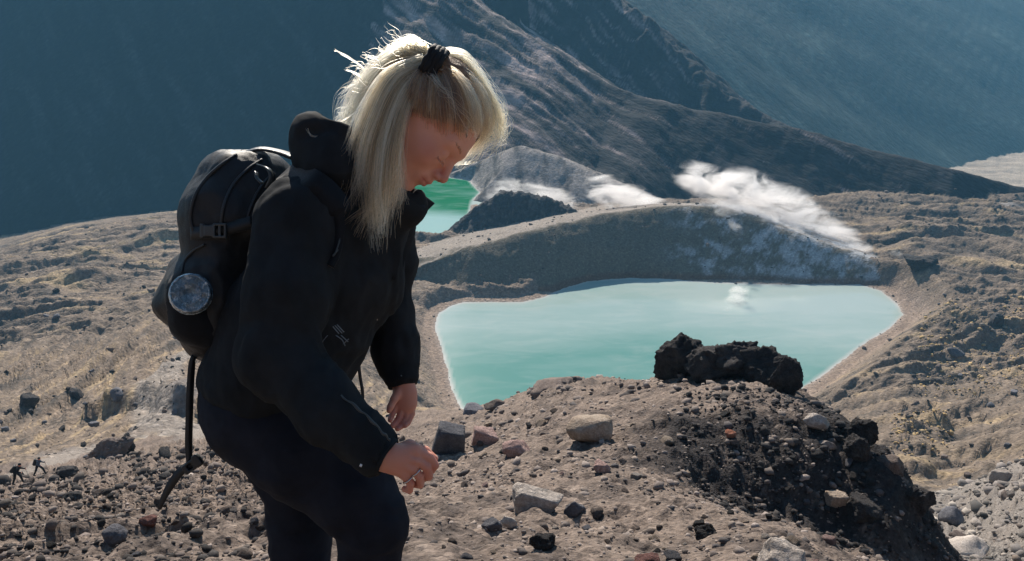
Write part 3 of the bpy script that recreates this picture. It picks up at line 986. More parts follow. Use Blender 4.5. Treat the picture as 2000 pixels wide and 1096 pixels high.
# head frame
_yaw = math.radians(-9)
_n = np.array([0.56, -0.83, 0.0]); _n /= np.linalg.norm(_n)      # towards the nose
_u = np.array([0.83, 0.56, 0.0]); _u /= np.linalg.norm(_u)       # towards the crown
_s = np.array([0.0, 0.0, -1.0])                                   # towards the camera
HN = _n*math.cos(_yaw) - _s*math.sin(_yaw)
HS = _s*math.cos(_yaw) + _n*math.sin(_yaw)
HU = _u
HO = V(837, 250, 1.75)
def H(f, u, s_):
    return HO + HN*f + HU*u + HS*s_
MH = np.stack([HN, HU, HS])

NECK = [(H(-0.035, -0.06, 0), 0.056), (V(735, 362, 1.765), 0.056), (V(705, 400, 1.775), 0.07)]
SH_N, EL_N, WR_N = V(585, 432, 1.67), V(538, 702, 1.615), V(745, 889, 1.555)
SH_F, EL_F, WR_F = V(742, 450, 1.98), V(757, 610, 2.00), V(787, 745, 1.965)
HIP_N, KN_N, AN_N = V(490, 812, 1.78), V(727, 1016, 1.74), V(700, 1330, 1.86)
HIP_F, KN_F, AN_F = V(525, 830, 1.92), V(588, 1160, 1.93), V(560, 1475, 2.09)
PEL = V(508, 790, 1.85)

def fingers(F, spec, k=0.004):
    for pts in spec:
        F.chain([(p, r) for p, r in pts], k)

def build_body():
    F = Field(axis((-0.75, -0.30, 0.008), (-0.30, -0.04, 0.0026)),
              axis((-1.15, -0.62, 0.012), (-0.62, -0.40, 0.010), (-0.40, -0.15, 0.0026), (-0.15, 0.03, 0.009), (0.03, 0.46, 0.0026)),
              axis((1.48, 1.64, 0.0030), (1.64, 1.84, 0.0028), (1.84, 1.92, 0.006), (1.92, 2.20, 0.0035)))
    # skull and face
    F.ellipsoid(H(-0.010, 0.030, 0), (0.097, 0.088, 0.075), MH, 0.01)
    F.ellipsoid(H(0.026, -0.034, 0), (0.060, 0.083, 0.060), MH, 0.03)
    for sg in (1, -1):
        F.capsule(H(-0.012, -0.052, 0.046*sg), 0.020, H(0.055, -0.098, 0.016*sg), 0.015, 0.022)
        F.capsule(H(0.080, 0.022, 0.010*sg), 0.010, H(0.066, 0.020, 0.044*sg), 0.011, 0.018)
        F.ellipsoid(H(0.052, -0.030, 0.036*sg), (0.028, 0.026, 0.024), MH, 0.02)
    F.ball(H(0.074, -0.103, 0), 0.0155, 0.022)
    for sg in (1, -1):
        F.ellipsoid(H(0.093, -0.004, 0.031*sg), (0.016, 0.011, 0.018), MH, 0.012, 'sub')
        F.ball(H(0.0705, -0.006, 0.031*sg), 0.0145, 0.003)
        F.capsule(H(0.0845, -0.013, 0.018*sg), 0.0022, H(0.078, -0.015, 0.042*sg), 0.0022, 0.003)
    F.capsule(H(0.083, 0.008, 0), 0.0085, H(0.106, -0.030, 0), 0.0085, 0.010)
    F.ball(H(0.1075, -0.034, 0), 0.0098, 0.006)
    for sg in (1, -1):
        F.ellipsoid(H(0.098, -0.041, 0.011*sg), (0.010, 0.007, 0.0065), MH, 0.005)
        F.ball(H(0.100, -0.0475, 0.007*sg), 0.0028, 0.002, 'sub')
    # philtrum and mouth
    F.capsule(H(0.086, -0.040, 0), 0.012, H(0.086, -0.060, 0), 0.012, 0.008)
    F.ellipsoid(H(0.076, -0.066, 0), (0.018, 0.022, 0.026), MH, 0.014)
    for sg in (1, -1):
        F.capsule(H(0.0965, -0.0605, 0.003*sg), 0.0055, H(0.083, -0.066, 0.022*sg), 0.0030, 0.004)
        F.capsule(H(0.0925, -0.0725, 0.002*sg), 0.0060, H(0.082, -0.069, 0.020*sg), 0.0030, 0.004)
    F.capsule(H(0.101, -0.0665, 0), 0.0014, H(0.085, -0.0675, 0.024), 0.0010, 0.002, 'sub')
    F.capsule(H(0.101, -0.0665, 0), 0.0014, H(0.085, -0.0675, -0.024), 0.0010, 0.002, 'sub')
    F.capsule(H(0.094, -0.086, -0.015), 0.005, H(0.094, -0.086, 0.015), 0.005, 0.008, 'sub')
    F.chain(NECK, 0.025)
    # torso, arms and legs, under the clothes
    F.chain([(V(690, 430, 1.80), 0.095), (V(645, 520, 1.82), 0.105), (V(585, 640, 1.83), 0.095), (PEL, 0.115)], 0.04)
    F.capsule(V(630, 440, 1.72), 0.055, V(730, 430, 1.93), 0.05, 0.04)
    F.chain([(SH_N, 0.050), (EL_N, 0.038), (WR_N, 0.026)], 0.02)
    F.chain([(SH_F, 0.045), (EL_F, 0.036), (WR_F, 0.024)], 0.02)
    F.chain([(V(520, 800, 1.80), 0.080), (KN_N, 0.050), (AN_N, 0.036)], 0.04)
    F.chain([(V(545, 830, 1.92), 0.075), (V(595, 960, 1.92), 0.060), (KN_F, 0.050), (AN_F, 0.036)], 0.04)
    # near (right) hand: loosely closed, back of the hand to the camera
    d = 1.548
    hn = np.array([0.0, 0.0, 1.0])
    F.capsule(V(738, 886, d), 0.027, V(768, 896, d), 0.029, 0.012, n=hn, sc=1.45)
    kn = [V(812, 878, d-0.002), V(812, 897, d-0.006), V(804, 914, d-0.005), V(792, 929, d-0.001)]
    for p, r in zip(kn, (0.0125, 0.0125, 0.0118, 0.0105)):
        F.capsule(V(758, 892, d+0.004)*0.6+p*0.4, r*1.25, p, r, 0.010)
    fg = [  # index reaches forward, the others fold under
        [(kn[0], .0102), (V(838, 892, d+0.002), .0088), (V(850, 909, d+0.012), .0076), (V(842, 921, d+0.026), .0068)],
        [(kn[1], .0102), (V(833, 912, d+0.000), .0088), (V(838, 931, d+0.014), .0077), (V(826, 934, d+0.028), .0070)],
        [(kn[2], .0097), (V(819, 930, d+0.001), .0083), (V(821, 947, d+0.014), .0073), (V(809, 946, d+0.028), .0067)],
        [(kn[3], .0088), (V(802, 944, d+0.002), .0076), (V(800, 958, d+0.013), .0067), (V(790, 955, d+0.024), .0062)]]
    fingers(F, fg, 0.0015)
    for a_, b_ in ((0, 1), (1, 2), (2, 3)):     # the dips between the knuckles
        m0 = (kn[a_]+kn[b_])/2
        F.capsule(m0+np.array([-0.004, 0.0, -0.0135]), 0.0020, m0+np.array([0.012, -0.006, -0.010]), 0.0030, 0.006, 'sub')
    fingers(F, [[(V(768, 884, d+0.020), .0140), (V(800, 870, d+0.030), .0108), (V(830, 881, d+0.034), .0090), (V(848, 896, d+0.034), .0076)]], 0.005)
    # far (left) hand: hanging, palm half towards the camera, fingers curling in
    d = 1.955
    F.capsule(V(789, 752, d), 0.024, V(791, 768, d), 0.025, 0.012, n=hn, sc=1.3)
    F.capsule(V(791, 768, d), 0.027, V(791, 786, d), 0.029, 0.010, n=hn, sc=1.7)
    kf = [V(775, 790, d-0.006), V(785, 796, d-0.004), V(795.5, 797, d-0.001), V(805, 791, d+0.003)]
    fg = [
        [(kf[0], .0086), (V(768, 805, d-0.012), .0074), (V(763, 816, d-0.024), .0066), (V(762, 821, d-0.036), .0058)],
        [(kf[1], .0090), (V(780, 815, d-0.010), .0077), (V(771, 828, d-0.022), .0069), (V(766, 832, d-0.034), .0061)],
        [(kf[2], .0090), (V(793, 817, d-0.005), .0077), (V(783, 833, d-0.016), .0069), (V(776, 838, d-0.028), .0061)],
        [(kf[3], .0082), (V(805, 809, d+0.001), .0072), (V(798, 825, d-0.008), .0064), (V(791, 832, d-0.018), .0058)]]
    fingers(F, fg, 0.0012)
    fingers(F, [[(V(779, 764, d-0.012), .0115), (V(770, 780, d-0.026), .0092), (V(763, 794, d-0.034), .0078), (V(760, 802, d-0.037), .0068)]], 0.004)
    v, q = F.mesh()
    v = relax(v, q, 1, 0.35)
    return v, q

FEET = W(600, 1450, 1.95)
FEET[2] = min(W(560, 1475, 2.09)[2]-0.08, W(700, 1330, 1.86)[2]-0.09)
woman = empty('person', tuple(FEET))
tag(woman, 'blonde woman in a black hooded jacket looking down, black backpack on her back', 'person')
bv, bq_ = build_body()
body = mesh_obj('body', to_world(bv), bq_, M_SKIN, woman)
fl_ = np.zeros(len(bv))
for c, r, a in ((H(0.105, -0.038, 0), 0.022, 0.45), (H(0.06, -0.03, 0.05), 0.03, 0.35), (H(0.094, -0.066, 0.0), 0.012, 0.9), (H(0.088, -0.067, 0.014), 0.010, 0.8),
                (V(838, 915, 1.56), 0.035, 0.5), (V(800, 935, 1.56), 0.035, 0.5), (V(800, 900, 1.55), 0.05, 0.28), (V(772, 825, 1.93), 0.04, 0.6), (V(790, 780, 1.95), 0.05, 0.3)):
    fl_ = np.maximum(fl_, a*np.clip(1.3-np.linalg.norm(bv-c, axis=1)/r, 0, 1))
add_float(body.data, 'flush', fl_)

# ---------------- jacket
def wrinkle(v, q, amp, fx, seed, mask=None):
    n = vnormals(v, q)
    p = v*np.array(fx)
    p = p + 0.6*np.stack([vnoise3(v*7+5, seed+9), vnoise3(v*7+15, seed+10), vnoise3(v*7+25, seed+11)], -1)
    r = 1-2*np.abs(fbm3(p, 3, seed)); r = r*0.7 + 0.5*fbm3(v*9, 2, seed+3)
    if mask is not None: r = r*mask
    return v + n*(amp*r)[:, None]

dp = np.array([0, 0, 1.0])
F = Field(axis((-0.74, -0.05, 0.0052)), axis((-0.42, 0.44, 0.0052)), axis((1.46, 2.12, 0.0058)))
F.chain([(V(533, 742, 1.83), 0.140), (V(583, 630, 1.83), 0.142), (V(640, 515, 1.82), 0.140), (V(672, 440, 1.81), 0.112)], 0.04, n=dp, sc=0.86)
F.capsule(V(610, 425, 1.72), 0.078, V(735, 425, 1.93), 0.070, 0.06)
F.capsule(V(690, 400, 1.79), 0.085, V(738, 368, 1.77), 0.072, 0.05)
F.capsule(V(735, 400, 1.77), 0.062, V(797, 403, 1.77), 0.034, 0.04)
F.capsule(V(700, 480, 1.80), 0.08, V(728, 560, 1.83), 0.055, 0.05)
F.chain([(SH_N, 0.082), (V(560, 575, 1.625), 0.070), (V(540, 700, 1.612), 0.064), (V(645, 800, 1.575), 0.053), (V(748, 890, 1.553), 0.036)], 0.03)
F.chain([(SH_F, 0.075), (V(752, 520, 2.0), 0.062), (EL_F, 0.052), (V(772, 680, 1.985), 0.043), (V(785, 742, 1.966), 0.0335)], 0.03)
# cuff openings
cd_n = (V(748, 890, 1.553)-V(640, 800, 1.575)); cd_n /= np.linalg.norm(cd_n)
F.plane(V(747, 889, 1.553), cd_n+np.array([0.12, 0.1, 0]), V(690, 1000, 1.48), V(800, 800, 1.45)+np.array([0, 0, 0.22]))
cd_f = (V(785, 742, 1.966)-V(772, 680, 1.985)); cd_f /= np.linalg.norm(cd_f)
F.plane(V(786, 748, 1.965), cd_f, V(740, 830, 1.88), V(840, 705, 2.08))
F.capsule(V(735, 878, 1.553), 0.026, V(775, 906, 1.553), 0.030, 0.004, 'sub')
F.capsule(V(783, 735, 1.966), 0.025, V(790, 775, 1.966), 0.028, 0.004, 'sub')
# hem
hem_n = np.array([-0.32, -0.95, 0.0])
F.plane(V(560, 800, 1.83), hem_n, V(360, 980, 1.66), V(720, 640, 2.1))
# collar, opened towards the chin
F.capsule(H(-0.03, -0.03, 0), 0.060, V(745, 350, 1.765), 0.062, 0.008, 'sub')
F.capsule(H(0.02, -0.06, 0), 0.052, V(775, 375, 1.765), 0.040, 0.008, 'sub')
jv, jq = F.mesh()
jv = relax(jv, jq, 2, 0.5)
jv = wrinkle(jv, jq, 0.0125, (13, 7, 9), 31)
jv = wrinkle(jv, jq, 0.0035, (34, 16, 24), 33)
arm_n = np.exp(-((jv[:, 2]-1.60)/0.05)**2)
jacket = mesh_obj('jacket', to_world(jv), jq, M_JACKET, woman)

# standing collar whose edge runs from the chin down to the chest
ce = [V(806, 381, 1.74), V(796, 396, 1.72), V(782, 414, 1.715), V(768, 436, 1.73), V(760, 464, 1.745), V(764, 500, 1.755), V(758, 545, 1.76)]
cp = catmull(ce, 24)
v1, f1 = strap_mesh(cp, [0.25, -0.2, -1.0], np.linspace(0.075, 0.03, 24), 0.005)
mesh_obj('collar', to_world(v1), f1, M_JACKET, woman)
v1, f1 = strap_mesh(catmull([p+np.array([0.006, 0.012, 0.05]) for p in ce], 24), [0.45, 0.25, -1.0], np.linspace(0.085, 0.03, 24), 0.005)
mesh_obj('collar', to_world(v1), f1, M_JACKET, woman)
# front zip
zp = catmull([V(783, 470, 1.80), V(778, 520, 1.80), V(768, 560, 1.80), V(735, 625, 1.79)], 40)
mesh_obj('zip', *[x for x in ((lambda t: (to_world(t[0]), t[1]))(tube_mesh([(zp, np.where(np.arange(40) % 2, 0.0032, 0.0018))], 5)))], M_STEEL, woman)

# ---------------- hood: a soft collapsed shell behind the head
F = Field(axis((-0.52, -0.22, 0.0042)), axis((0.15, 0.42, 0.0042)), axis((1.58, 2.0, 0.0048)))
A1 = np.array([0.80, 0.60, 0.0]); A2 = np.array([-0.60, 0.80, 0.0]); MHd = np.stack([A1, A2, [0, 0, 1.0]])
F.ellipsoid(V(656, 286, 1.78), (0.092, 0.076, 0.125), MHd, 0.02)
F.ellipsoid(V(624, 274, 1.78), (0.042, 0.052, 0.110), MHd, 0.03)
F.capsule(V(650, 330, 1.68), 0.05, V(650, 330, 1.88), 0.05, 0.04)
F.ellipsoid(V(700, 225, 1.78), (0.100, 0.058, 0.108), MHd, 0.02, 'sub')
F.capsule(V(592, 262, 1.66), 0.008, V(650, 246, 1.655), 0.008, 0.02, 'sub')
hv_, hq_ = F.mesh()
hv_ = relax(hv_, hq_, 2, 0.5)
hv_ = wrinkle(hv_, hq_, 0.007, (12, 12, 6), 41)
mesh_obj('hood', to_world(hv_), hq_, M_JACKET, woman)

# ---------------- trousers
F = Field(axis((-0.76, -0.18, 0.0060)), axis((-0.98, -0.10, 0.0065)), axis((1.55, 2.22, 0.0065)))
F.ellipsoid(V(516, 768, 1.85), (0.128, 0.130, 0.150), None, 0.03)
F.capsule(V(520, 800, 1.84), 0.120, V(572, 846, 1.82), 0.104, 0.04)
F.chain([(V(512, 806, 1.78), 0.108), (V(602, 890, 1.76), 0.098), (V(688, 962, 1.745), 0.078), (KN_N, 0.069)], 0.03)
F.chain([(KN_N, 0.068), (V(720, 1100, 1.77), 0.058), (AN_N, 0.048)], 0.008)
F.chain([(V(538, 836, 1.92), 0.104), (V(588, 960, 1.92), 0.074)], 0.03)
F.chain([(V(588, 960, 1.92), 0.074), (KN_F, 0.059), (AN_F, 0.047)], 0.006)
tv, tq = F.mesh()
tv = relax(tv, tq, 2, 0.5)
tv = wrinkle(tv, tq, 0.0030, (30, 40, 24), 53)
tv = wrinkle(tv, tq, 0.0085, (8, 12, 7), 51, smooth(-0.20, -0.34, tv[:, 1]))
mesh_obj('trousers', to_world(tv), tq, M_TROUS, woman)

# ---------------- boots (below the frame, planted on the slope)
def boot(an, name='boot'):
    A = to_world(an)
    F = Field(np.arange(A[0]-0.10, A[0]+0.24, 0.006), np.arange(A[1]-0.09, A[1]+0.09, 0.006), np.arange(A[2]-0.12, A[2]+0.12, 0.006))
    F.capsule(A+[0, 0, 0.07], 0.052, A+[0.0, 0, -0.02], 0.046, 0.02)
    F.capsule(A+[0.0, 0, -0.03], 0.045, A+[0.15, 0.005, -0.045], 0.038, 0.03)
    F.box(A+[0.055, 0, -0.078], (0.135, 0.046, 0.014), rnd=0.012, k=0.01)
    v, q = F.mesh()
    mesh_obj(name, v, q, M_BOOT, woman)
boot(AN_N); boot(AN_F)

def cuff(c, nrm, rx, ry):
    nrm = nrm/np.linalg.norm(nrm); a = np.cross(nrm, [0, 0, 1.0]); a /= np.linalg.norm(a); b = np.cross(nrm, a)
    t = np.linspace(0, 2*PI, 33)
    ps = [(c+nrm*o+rx*(1+0.02*math.sin(o*900))*np.cos(t)[:, None]*a+ry*np.sin(t)[:, None]*b, 0.0052+0.0005*np.sin(t*5+o*300)) for o in (-0.014, -0.007, 0.0, 0.005)]
    vs, fs = tube_mesh(ps, 8)
    mesh_obj('cuff', to_world(vs), fs, M_JACKET, woman)
cuff(V(749, 890, 1.553), cd_n+np.array([0.12, 0.1, 0]), 0.0345, 0.0335)
cuff(V(786, 747, 1.965), cd_f, 0.0310, 0.0305)

# ---------------- small marks on the jacket
def strokes(name, segs, mat, parent, r=0.0011):
    vs, fs = tube_mesh([(catmull([V(*a) for a in s], 8), r) for s in segs], 5)
    return mesh_obj(name, to_world(vs), fs, mat, parent)
M_PRINT = simple_mat('grey_print', (0.16, 0.18, 0.19), 0.6)
M_WHITE = simple_mat('white_bead', (0.75, 0.75, 0.73), 0.4)
zq = 1.612
strokes('chest_print', [[(650, 638, zq), (662, 652, zq)], [(654, 636, zq), (668, 651, zq)], [(658, 634, zq), (672, 649, zq)],
                        [(656, 655, zq), (668, 664, zq), (674, 676, zq)], [(666, 655, zq), (680, 668, zq)], [(670, 672, zq), (681, 662, zq)]], M_PRINT, woman)
strokes('pocket_loop', [[(640, 655, zq), (630, 668, zq), (630, 682, zq), (641, 694, zq)]], M_PRINT, woman, 0.0007)
strokes('cuff_snap', [[(703, 908, 1.515), (707, 910, 1.515)]], M_WHITE, woman, 0.0032)
strokes('cuff_snap', [[(783, 733, 1.925), (785, 735, 1.925)]], M_PRINT, woman, 0.002)
# grey tube added as the sunlit edge of the forearm sleeve
pp = catmull([V(648, 764, 1.535), V(690, 795, 1.52), V(722, 822, 1.515), V(748, 850, 1.515), V(762, 864, 1.52)], 30)
pp[:, 1] += 0.0016*np.sin(np.arange(30)*1.1)+0.004
vs, fs = tube_mesh([(pp, 0.0026+0.0009*np.sin(np.arange(30)*0.9))], 6)
mesh_obj('sleeve_lit_edge', to_world(vs), fs, M_GREY, woman)
# rings
def ring(c, nrm, r, th, parent, mat, name='ring'):
    nrm = np.asarray(nrm, float)/np.linalg.norm(nrm)
    a = np.cross(nrm, [0, 0, 1.0]); a /= np.linalg.norm(a); b = np.cross(nrm, a)
    t = np.linspace(0, 2*PI, 20)
    P = c + r*(np.cos(t)[:, None]*a+np.sin(t)[:, None]*b)
    vs, fs = tube_mesh([(P, th)], 6)
    return mesh_obj(name, to_world(vs), fs, mat, parent)
ring(V(797, 936, 1.548), V(803, 942, 1.55)-V(792, 929, 1.547), 0.0105, 0.0014, woman, M_STEEL)
ring(V(812, 921, 1.545), V(819, 929, 1.549)-V(804, 914, 1.543), 0.0112, 0.0014, woman, M_STEEL)

# ---------------- hair
def hair_mat(name, c1, c2, rough=0.42):
    m = NT(name)
    hb_ = m.n('ShaderNodeBsdfHairPrincipled')
    hb_.parametrization = 'COLOR'
    hi = m.n('ShaderNodeHairInfo')
    col = m.mix(hi.outputs['Random'], c1, c2)
    m.l(col, hb_.inputs['Color'])
    hb_.inputs['Roughness'].default_value = rough
    hb_.inputs['Radial Roughness'].default_value = 0.45
    m.l(hb_.outputs[0], m.out.inputs['Surface'])
    return m.m
M_HAIR = hair_mat('blonde_hair', (0.54, 0.29, 0.125), (0.92, 0.61, 0.33))
M_HMID = hair_mat('honey_hair', (0.26, 0.125, 0.055), (0.55, 0.32, 0.16))
M_HSHADE = hair_mat('shaded_blonde_hair', (0.07, 0.034, 0.020), (0.20, 0.105, 0.058))  # combed blonde hair darkened, its shade put into the colour
M_CAP = simple_mat('scalp_hair', (0.23, 0.14, 0.085), 0.6, 0.3, 160, 0.45, 0.9, 0.004)
M_TIE = simple_mat('hair_tie_cloth', (0.008, 0.009, 0.011), 0.7, 0.3, 200, 0.2, 0.5, 0.002)

# scalp mass under the strands
F = Field(axis((-0.36, -0.02, 0.004)), axis((0.02, 0.48, 0.004)), axis((1.58, 1.92, 0.0045)))
F.ellipsoid(H(-0.015, 0.036, 0), (0.098, 0.090, 0.078), MH, 0.01)
F.ellipsoid(H(-0.055, 0.085, 0), (0.060, 0.055, 0.060), MH, 0.03)
F.ellipsoid(H(0.085, -0.050, 0), (0.085, 0.085, 0.14), MH, 0.012, 'sub')
F.ellipsoid(H(0.030, -0.075, 0.0), (0.075, 0.080, 0.14), MH, 0.012, 'sub')
F.chain([(V(826, 128, 1.755), 0.022), (V(785, 165, 1.745), 0.036), (V(745, 240, 1.735), 0.034), (V(722, 310, 1.725), 0.022), (V(735, 370, 1.715), 0.010)], 0.03, n=dp, sc=1.6)
F.chain([(V(830, 118, 1.77), 0.024), (V(760, 140, 1.80), 0.036), (V(710, 200, 1.81), 0.028), (V(690, 250, 1.80), 0.012)], 0.03)
cv, cq = F.mesh(); cv = relax(cv, cq, 2)
cn = vnormals(cv, cq)
cv = cv + cn*(0.004*fbm3(cv*np.array([60, 22, 60]), 3, 61))[:, None]
mesh_obj('hair_mass', to_world(cv), cq, M_CAP, woman)

TIE = V(843, 128, 1.722)
strands = {'a': [], 'b': [], 'c': []}
def add_strand(kind, pts, n=14, wob=0.0, rad=0.00032):
    p = catmull(np.asarray(pts), n)
    if wob:
        ph = RNG.uniform(0, 6.28, 3); fr = RNG.uniform(1.0, 3.0, 3)
        t = np.linspace(0, 1, n)
        for k in range(3):
            p[:, k] += wob*t*np.sin(ph[k]+fr[k]*t*4)
    strands[kind].append((p, rad))
def lock(kind, pts, count, w0, w1, n=16, wob=0.002, flat=0.6, cut=0.3, rad=0.00032, rev=False):
    """a lock of hair: strands share a path, spread w0 at the root, w1 in the middle, and draw together at the tip"""
    C = catmull(np.asarray(pts), n)
    t = np.linspace(0, 1, n)
    w = (w0 + (w1-w0)*np.sin(np.minimum(t*1.6, 1)*PI/2))*(1-0.72*np.clip((t-0.55)/0.45, 0, 1)**1.3)
    T_ = np.gradient(C, axis=0); T_ /= np.linalg.norm(T_, axis=1)[:, None]
    A_ = np.cross(T_, [0, 0, 1.0]); A_ /= np.maximum(np.linalg.norm(A_, axis=1), 1e-6)[:, None]
    for i in range(count):
        a = RNG.normal(0, 0.5); b = RNG.normal(0, 0.5)
        P = C + A_*(w*a)[:, None] + np.array([0, 0, 1.0])*(w*b*flat)[:, None]
        ph = RNG.uniform(0, 6.28, 3); fr = RNG.uniform(2, 5, 3)
        for k in range(3):
            P[:, k] += wob*t*np.sin(ph[k]+fr[k]*t)
        m = n - int(RNG.uniform(0, cut)*n) if RNG.random() < 0.6 else n
        Q = P[:m]
        if rev: Q = P[int(RNG.uniform(0, 3)):][::-1]
        strands[kind].append((Q, rad*RNG.uniform(0.7, 1.2)))

def scalp_pt(f, u, s_, off):
    c = np.array([-0.012, 0.032, 0.0]); r = np.array([0.098, 0.089, 0.077])
    d = np.array([f, u, s_])-c
    t = 1/np.sqrt(((d/r)**2).sum())
    return c + d*t*(1+off/0.09)
# 1: hair combed from the hairline and sides up to the tie
JOIN = V(860, 132, 1.712)
tl = MH@(V(852, 128, 1.72)-HO)
for i in range(230):
    u0 = RNG.uniform(0, 1)
    side = 1 if RNG.random() < 0.78 else -1
    f = -0.055 + 0.140*u0**0.8 + RNG.normal(0, 0.004); u = -0.043 + 0.096*u0**1.2 + abs(RNG.normal(0, 0.017))
    s_ = side*(0.080 - 0.060*u0**2.2)*RNG.uniform(0.85, 1.0)
    q = RNG.uniform(0, 0.30)**1.2
    a = np.array([f, u, s_]); a = a*(1-q)+tl*q
    lift = abs(RNG.normal(0.003, 0.004))
    pts = []
    for t in (0, 0.2, 0.4, 0.6, 0.8):
        m_ = a*(1-t)+tl*t
        pts.append(H(*scalp_pt(m_[0], m_[1], m_[2], 0.003+lift*math.sin(PI*min(t+0.12, 1))*1.5)))
    pts.append(JOIN + RNG.normal(0, 1, 3)*np.array([0.004, 0.012, 0.010]))
    lock(('a' if RNG.random() < 0.62 else ('c' if RNG.random() < 0.7 else 'b')) if side > 0 and u0 < 0.86 else 'c', pts, 20, 0.010, 0.010, 13, 0.0015, 0.3, 0.0, rev=True)
# 2: the ponytail, fanned by the wind, falling in front of the hood
xs_ = np.array([[828, 744, 690, 668, 640], [829, 762, 712, 692, 690], [830, 776, 732, 714, 722], [831, 786, 750, 738, 742], [832, 792, 768, 760, 752], [833, 797, 780, 772, 756]])
ys_ = np.array([[112, 138, 225, 300, 352], [118, 150, 245, 322, 380], [124, 165, 262, 358, 420], [132, 180, 280, 380, 458], [140, 196, 290, 380, 432], [148, 205, 290, 360, 400]])
for i in range(120):
    g = RNG.beta(1.7, 1.2)*4.999
    i0 = int(g); w_ = g-i0
    dz = RNG.normal(0, 0.013)
    front = RNG.random()
    pts = []
    jx, jy = RNG.normal(0, 11), RNG.normal(0, 24)
    for k in range(5):
        x = xs_[i0][k]*(1-w_)+xs_[i0+1][k]*w_ + jx*(k/4)**1.5; y = ys_[i0][k]*(1-w_)+ys_[i0+1][k]*w_ + jy*(k/4)**1.5
        dep = 1.712 - 0.052*(k/4)**0.6 + dz*(k/4+0.15)
        pts.append(V(x, y, dep-0.012*math.sin(PI*k/4)))
    if RNG.random() < 0.22:   # ends that curl away to the left
        pts[-1] = pts[-1] + np.array([-RNG.uniform(0.01, 0.05), RNG.uniform(-0.005, 0.012), -0.005])
    lock('c' if RNG.random() < 0.35 else 'b', pts, int(RNG.integers(8, 24)), 0.010, RNG.uniform(0.004, 0.011), 20, 0.0075, 0.6, 0.6)
# 3: back of the crown, lifted by the wind, messy ends over the hood
for i in range(110):
    g = RNG.uniform(0, 1)
    dd = RNG.uniform(1.735, 1.85)
    pts = [V(832+RNG.normal(0, 5), 112+RNG.normal(0, 10), 1.735), V(806-42*g+RNG.normal(0, 5), 84+26*g+RNG.normal(0, 5), dd-0.02), V(762-50*g+RNG.normal(0, 7), 112+58*g+RNG.normal(0, 8), dd),
           V(722-42*g+RNG.normal(0, 10), 165+60*g+RNG.normal(0, 12), dd), V(694-28*g+RNG.normal(0, 15), 225+66*g+RNG.normal(0, 20), dd-0.02)]
    lock('b', pts, 14, 0.008, 0.012, 14, 0.010, 0.6, 0.45)
# 4: the top of the head and the loose lock blown forward over the far side of the forehead
for i in range(44):
    g = RNG.uniform(0, 1)**0.8
    dd = RNG.normal(1.785, 0.020)
    o = RNG.normal(0, 4, 10)
    pts = [V(852+o[0]*0.5, 106+o[1], 1.735), V(888+14*g+o[2], 116-10*g+24*(1-g)+o[3], dd-0.01), V(922+22*g+o[4], 160+12*(1-g)+o[5], dd),
           V(938+30*g+o[6], 214+6*g+o[7], dd+0.01), V(936+26*g*RNG.uniform(0.4, 1)+o[8], 256+o[9], dd+0.02), V(920+RNG.normal(0, 8), 292+RNG.normal(0, 7), dd+0.03),
           V(893+RNG.normal(0, 5), 326+RNG.normal(0, 6), dd+0.035)]
    nn = len(pts) if RNG.random() < 0.30 else len(pts)-int(RNG.integers(1, 3))
    lock('b', pts[:nn], 16, 0.008, 0.009, 18, 0.003, 0.8, 0.25)
for i in range(170):
    g = RNG.uniform(0, 1)
    add_strand('b', [V(856, 104, 1.74), V(892+RNG.normal(0, 5), 112+RNG.normal(0, 6), 1.75), V(938+RNG.normal(0, 6), 160+RNG.normal(0, 7), 1.76),
                     V(968+RNG.normal(0, 9), 212+RNG.normal(0, 8), 1.77), V(978+RNG.normal(0, 8), 250+RNG.normal(0, 12), 1.78), V(955+RNG.normal(0, 22), 285+RNG.normal(0, 16), 1.79)], 14, 0.006)
# 5: single stray hairs
for i in range(90):
    a = RNG.uniform(0, 1)
    s0 = V(800-90*a, 90+90*a, 1.78+RNG.normal(0, 0.03)); L = RNG.uniform(20, 62)
    an = math.radians(RNG.uniform(120, 200))
    e = s0+np.array([math.cos(an), math.sin(an), 0])*L*0.00108
    m_ = (s0+e)/2 + np.array([0.0, 0.010, 0])*RNG.normal(0, 1)
    add_strand('b', [s0, m_, e], 8, 0.006, 0.0004)
for P in ([(715, 136, 1.78), (690, 118, 1.78), (668, 105, 1.78), (654, 99, 1.78)], [(712, 152, 1.78), (690, 142, 1.78), (676, 135, 1.78)],
          [(765, 112, 1.78), (750, 102, 1.78), (740, 95, 1.78)], [(700, 215, 1.72), (665, 240, 1.69), (640, 262, 1.67), (612, 266, 1.66), (600, 252, 1.66)]):
    for j in range(6):
        add_strand('b', [V(x+RNG.normal(0, 1.6), y+RNG.normal(0, 1.1), d_) for x, y, d_ in P], 10, 0.001, 0.0005)
for i in range(16):  # fine hairs crossing the temple
    s0 = V(845+RNG.normal(0, 8), 150+RNG.normal(0, 8), 1.675); a = RNG.uniform(-1.6, 1.2); b_ = RNG.normal(0, 8)
    add_strand('b', [s0, V(876+14*a, 185+16*a+b_, 1.662), V(905+16*a, 225+20*a+b_, 1.662), V(925-8*a+b_, 268+22*a, 1.672)][:int(RNG.integers(3, 5))], 10, 0.010, 0.00028)
for i in range(46):  # side hair in front of the ear
    s0 = V(824+RNG.normal(0, 5), 140+RNG.normal(0, 5), 1.70)
    add_strand('b', [s0, V(790+RNG.normal(0, 5), 230, 1.665), V(782+RNG.normal(0, 7), 330, 1.655), V(778+RNG.normal(0, 10), 395, 1.66)], 10, 0.006, 0.0003)

